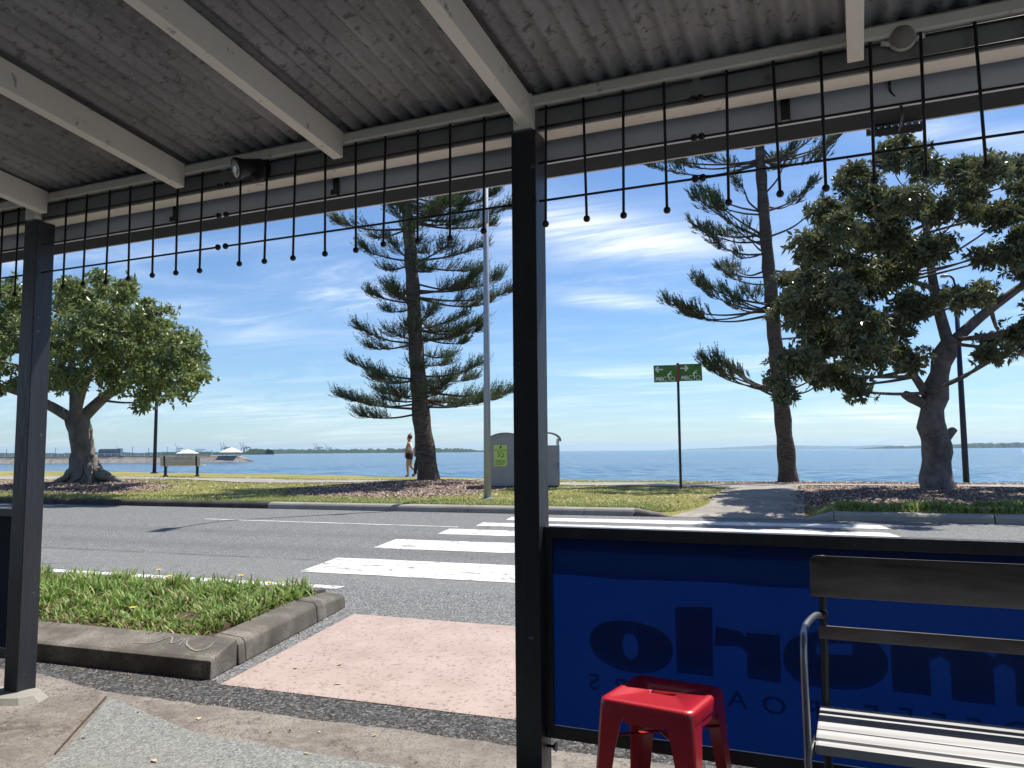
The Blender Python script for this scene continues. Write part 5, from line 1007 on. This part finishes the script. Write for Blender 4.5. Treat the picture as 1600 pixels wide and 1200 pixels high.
shore('island_trees', 'dark wooded point at the far right edge', 1478, 1900, 4200, lambda p: 17+.03*min(60, p-1478)*4, FARVEG, 6, 3)
g2 = random.Random(8)
def hill(px0, px1, d, hs, seed):
    mb = MB(); n = 80; V = []
    for i in range(n+1):
        px = px0+(px1-px0)*i/n; h = np.interp(px, [q[0] for q in hs], [q[1] for q in hs])*d/1230+g2.uniform(0, 4); c = far(bT(px), d); V += [c, c+FV*900+Vector((0, 0, h*.6)), c+FV*1800+Vector((0, 0, h)), c+FV*4000]
    mb.add(V, [(4*i+k, 4*i+k+1, 4*i+k+5, 4*i+k+4) for i in range(n) for k in range(3)]); tag(link('hills', mb.mesh('hills', True), FARHILL), kind='structure')
hill(1080, 1480, 15500, [(1080, .4), (1120, 1.8), (1160, 3.5), (1210, 5.5), (1240, 6.5), (1266, 8.5), (1285, 6.5), (1330, 5), (1400, 4.5), (1440, 6), (1480, 1)], 1)
# container cranes
def crane(px, d, hgt, up, flip, label):
    c = empty('port_crane', far(bT(px), d, 0), YAW, label, 'crane', 'container cranes across the bay'); s_ = hgt; t = .03*s_; f = -1 if flip else 1
    for x in (-.13, .13):
        for y in (-.1, .1): mb = MB(); mb.box((x*s_, y*s_, .21*s_), (t, t, .48*s_)); mb.build('leg', CRANEM, c)
    mb = MB(); mb.box((0, 0, .46*s_), (.32*s_, .2*s_, t)); mb.build('portal_beam', CRANEM, c)
    mb = MB(); mb.box((.22*s_*f, 0, .50*s_), (.55*s_, t*1.2, t*1.3)); mb.build('rear_girder', CRANEM, c)
    mb = MB(); mb.tube([(.02*s_*f, 0, .46*s_), (-.08*s_*f, 0, .72*s_)], t*.5, 5); mb.tube([(-.08*s_*f, 0, .72*s_), (.4*s_*f, 0, .5*s_)], t*.25, 4); mb.build('apex_frame', CRANEM, c)
    mb = MB(); mb.tube([(-.12*s_*f, 0, .5*s_), ((-.28 if up else -.75)*s_*f, 0, (1.0 if up else .5)*s_)], t*.62, 5); mb.build('boom', CRANEM, c)
    mb = MB(); mb.box((.3*s_*f, 0, .545*s_), (.16*s_, .08*s_, .07*s_)); mb.build('machinery_house', CRANEM, c)
D0 = 3600
for px, h, up, lb in ((279, 50, True, 'raised crane boom left of the first white shelter'), (309, 36, False, 'low crane between the two white shelters, left one'), (316, 38, False, 'low crane between the two white shelters, right one'), (349, 52, True, 'crane with raised boom just left of second shelter, left of a pair'), (354, 52, True, 'crane with raised boom just left of second shelter, right of a pair'), (380, 52, True, 'crane with raised boom right of the second shelter, left of a pair'), (384, 52, True, 'crane with raised boom right of the second shelter, right of a pair'), (437, 34, False, 'lowered crane in mid bay, left of two'), (452, 34, False, 'lowered crane in mid bay, right of two'), (494, 46, True, 'crane with raised boom left of the pine, first of three'), (498, 46, True, 'crane with raised boom left of the pine, second of three'), (512, 44, True, 'crane with raised boom nearest the pine')):
    crane(px, D0, h, up, False, lb)

# ------------------------------------------------------------------ haze over the bay
mh = bpy.data.materials.new('haze'); mh.use_nodes = True; mh.node_tree.nodes.clear(); o_ = mh.node_tree.nodes.new('ShaderNodeOutputMaterial'); pv = mh.node_tree.nodes.new('ShaderNodeVolumePrincipled')
pv.inputs['Color'].default_value = (.60, .82, 1, 1); pv.inputs['Density'].default_value = 5.5e-5; pv.inputs['Anisotropy'].default_value = .2; mh.node_tree.links.new(pv.outputs[0], o_.inputs['Volume'])
mb = MB(); mb.box((0, 0, 74), (52000, 52000, 154)); hz = mb.build('haze', mh); tag(hz, kind='stuff'); hz['label'] = 'thin pale sea haze over the whole bay'; hz['category'] = 'haze'
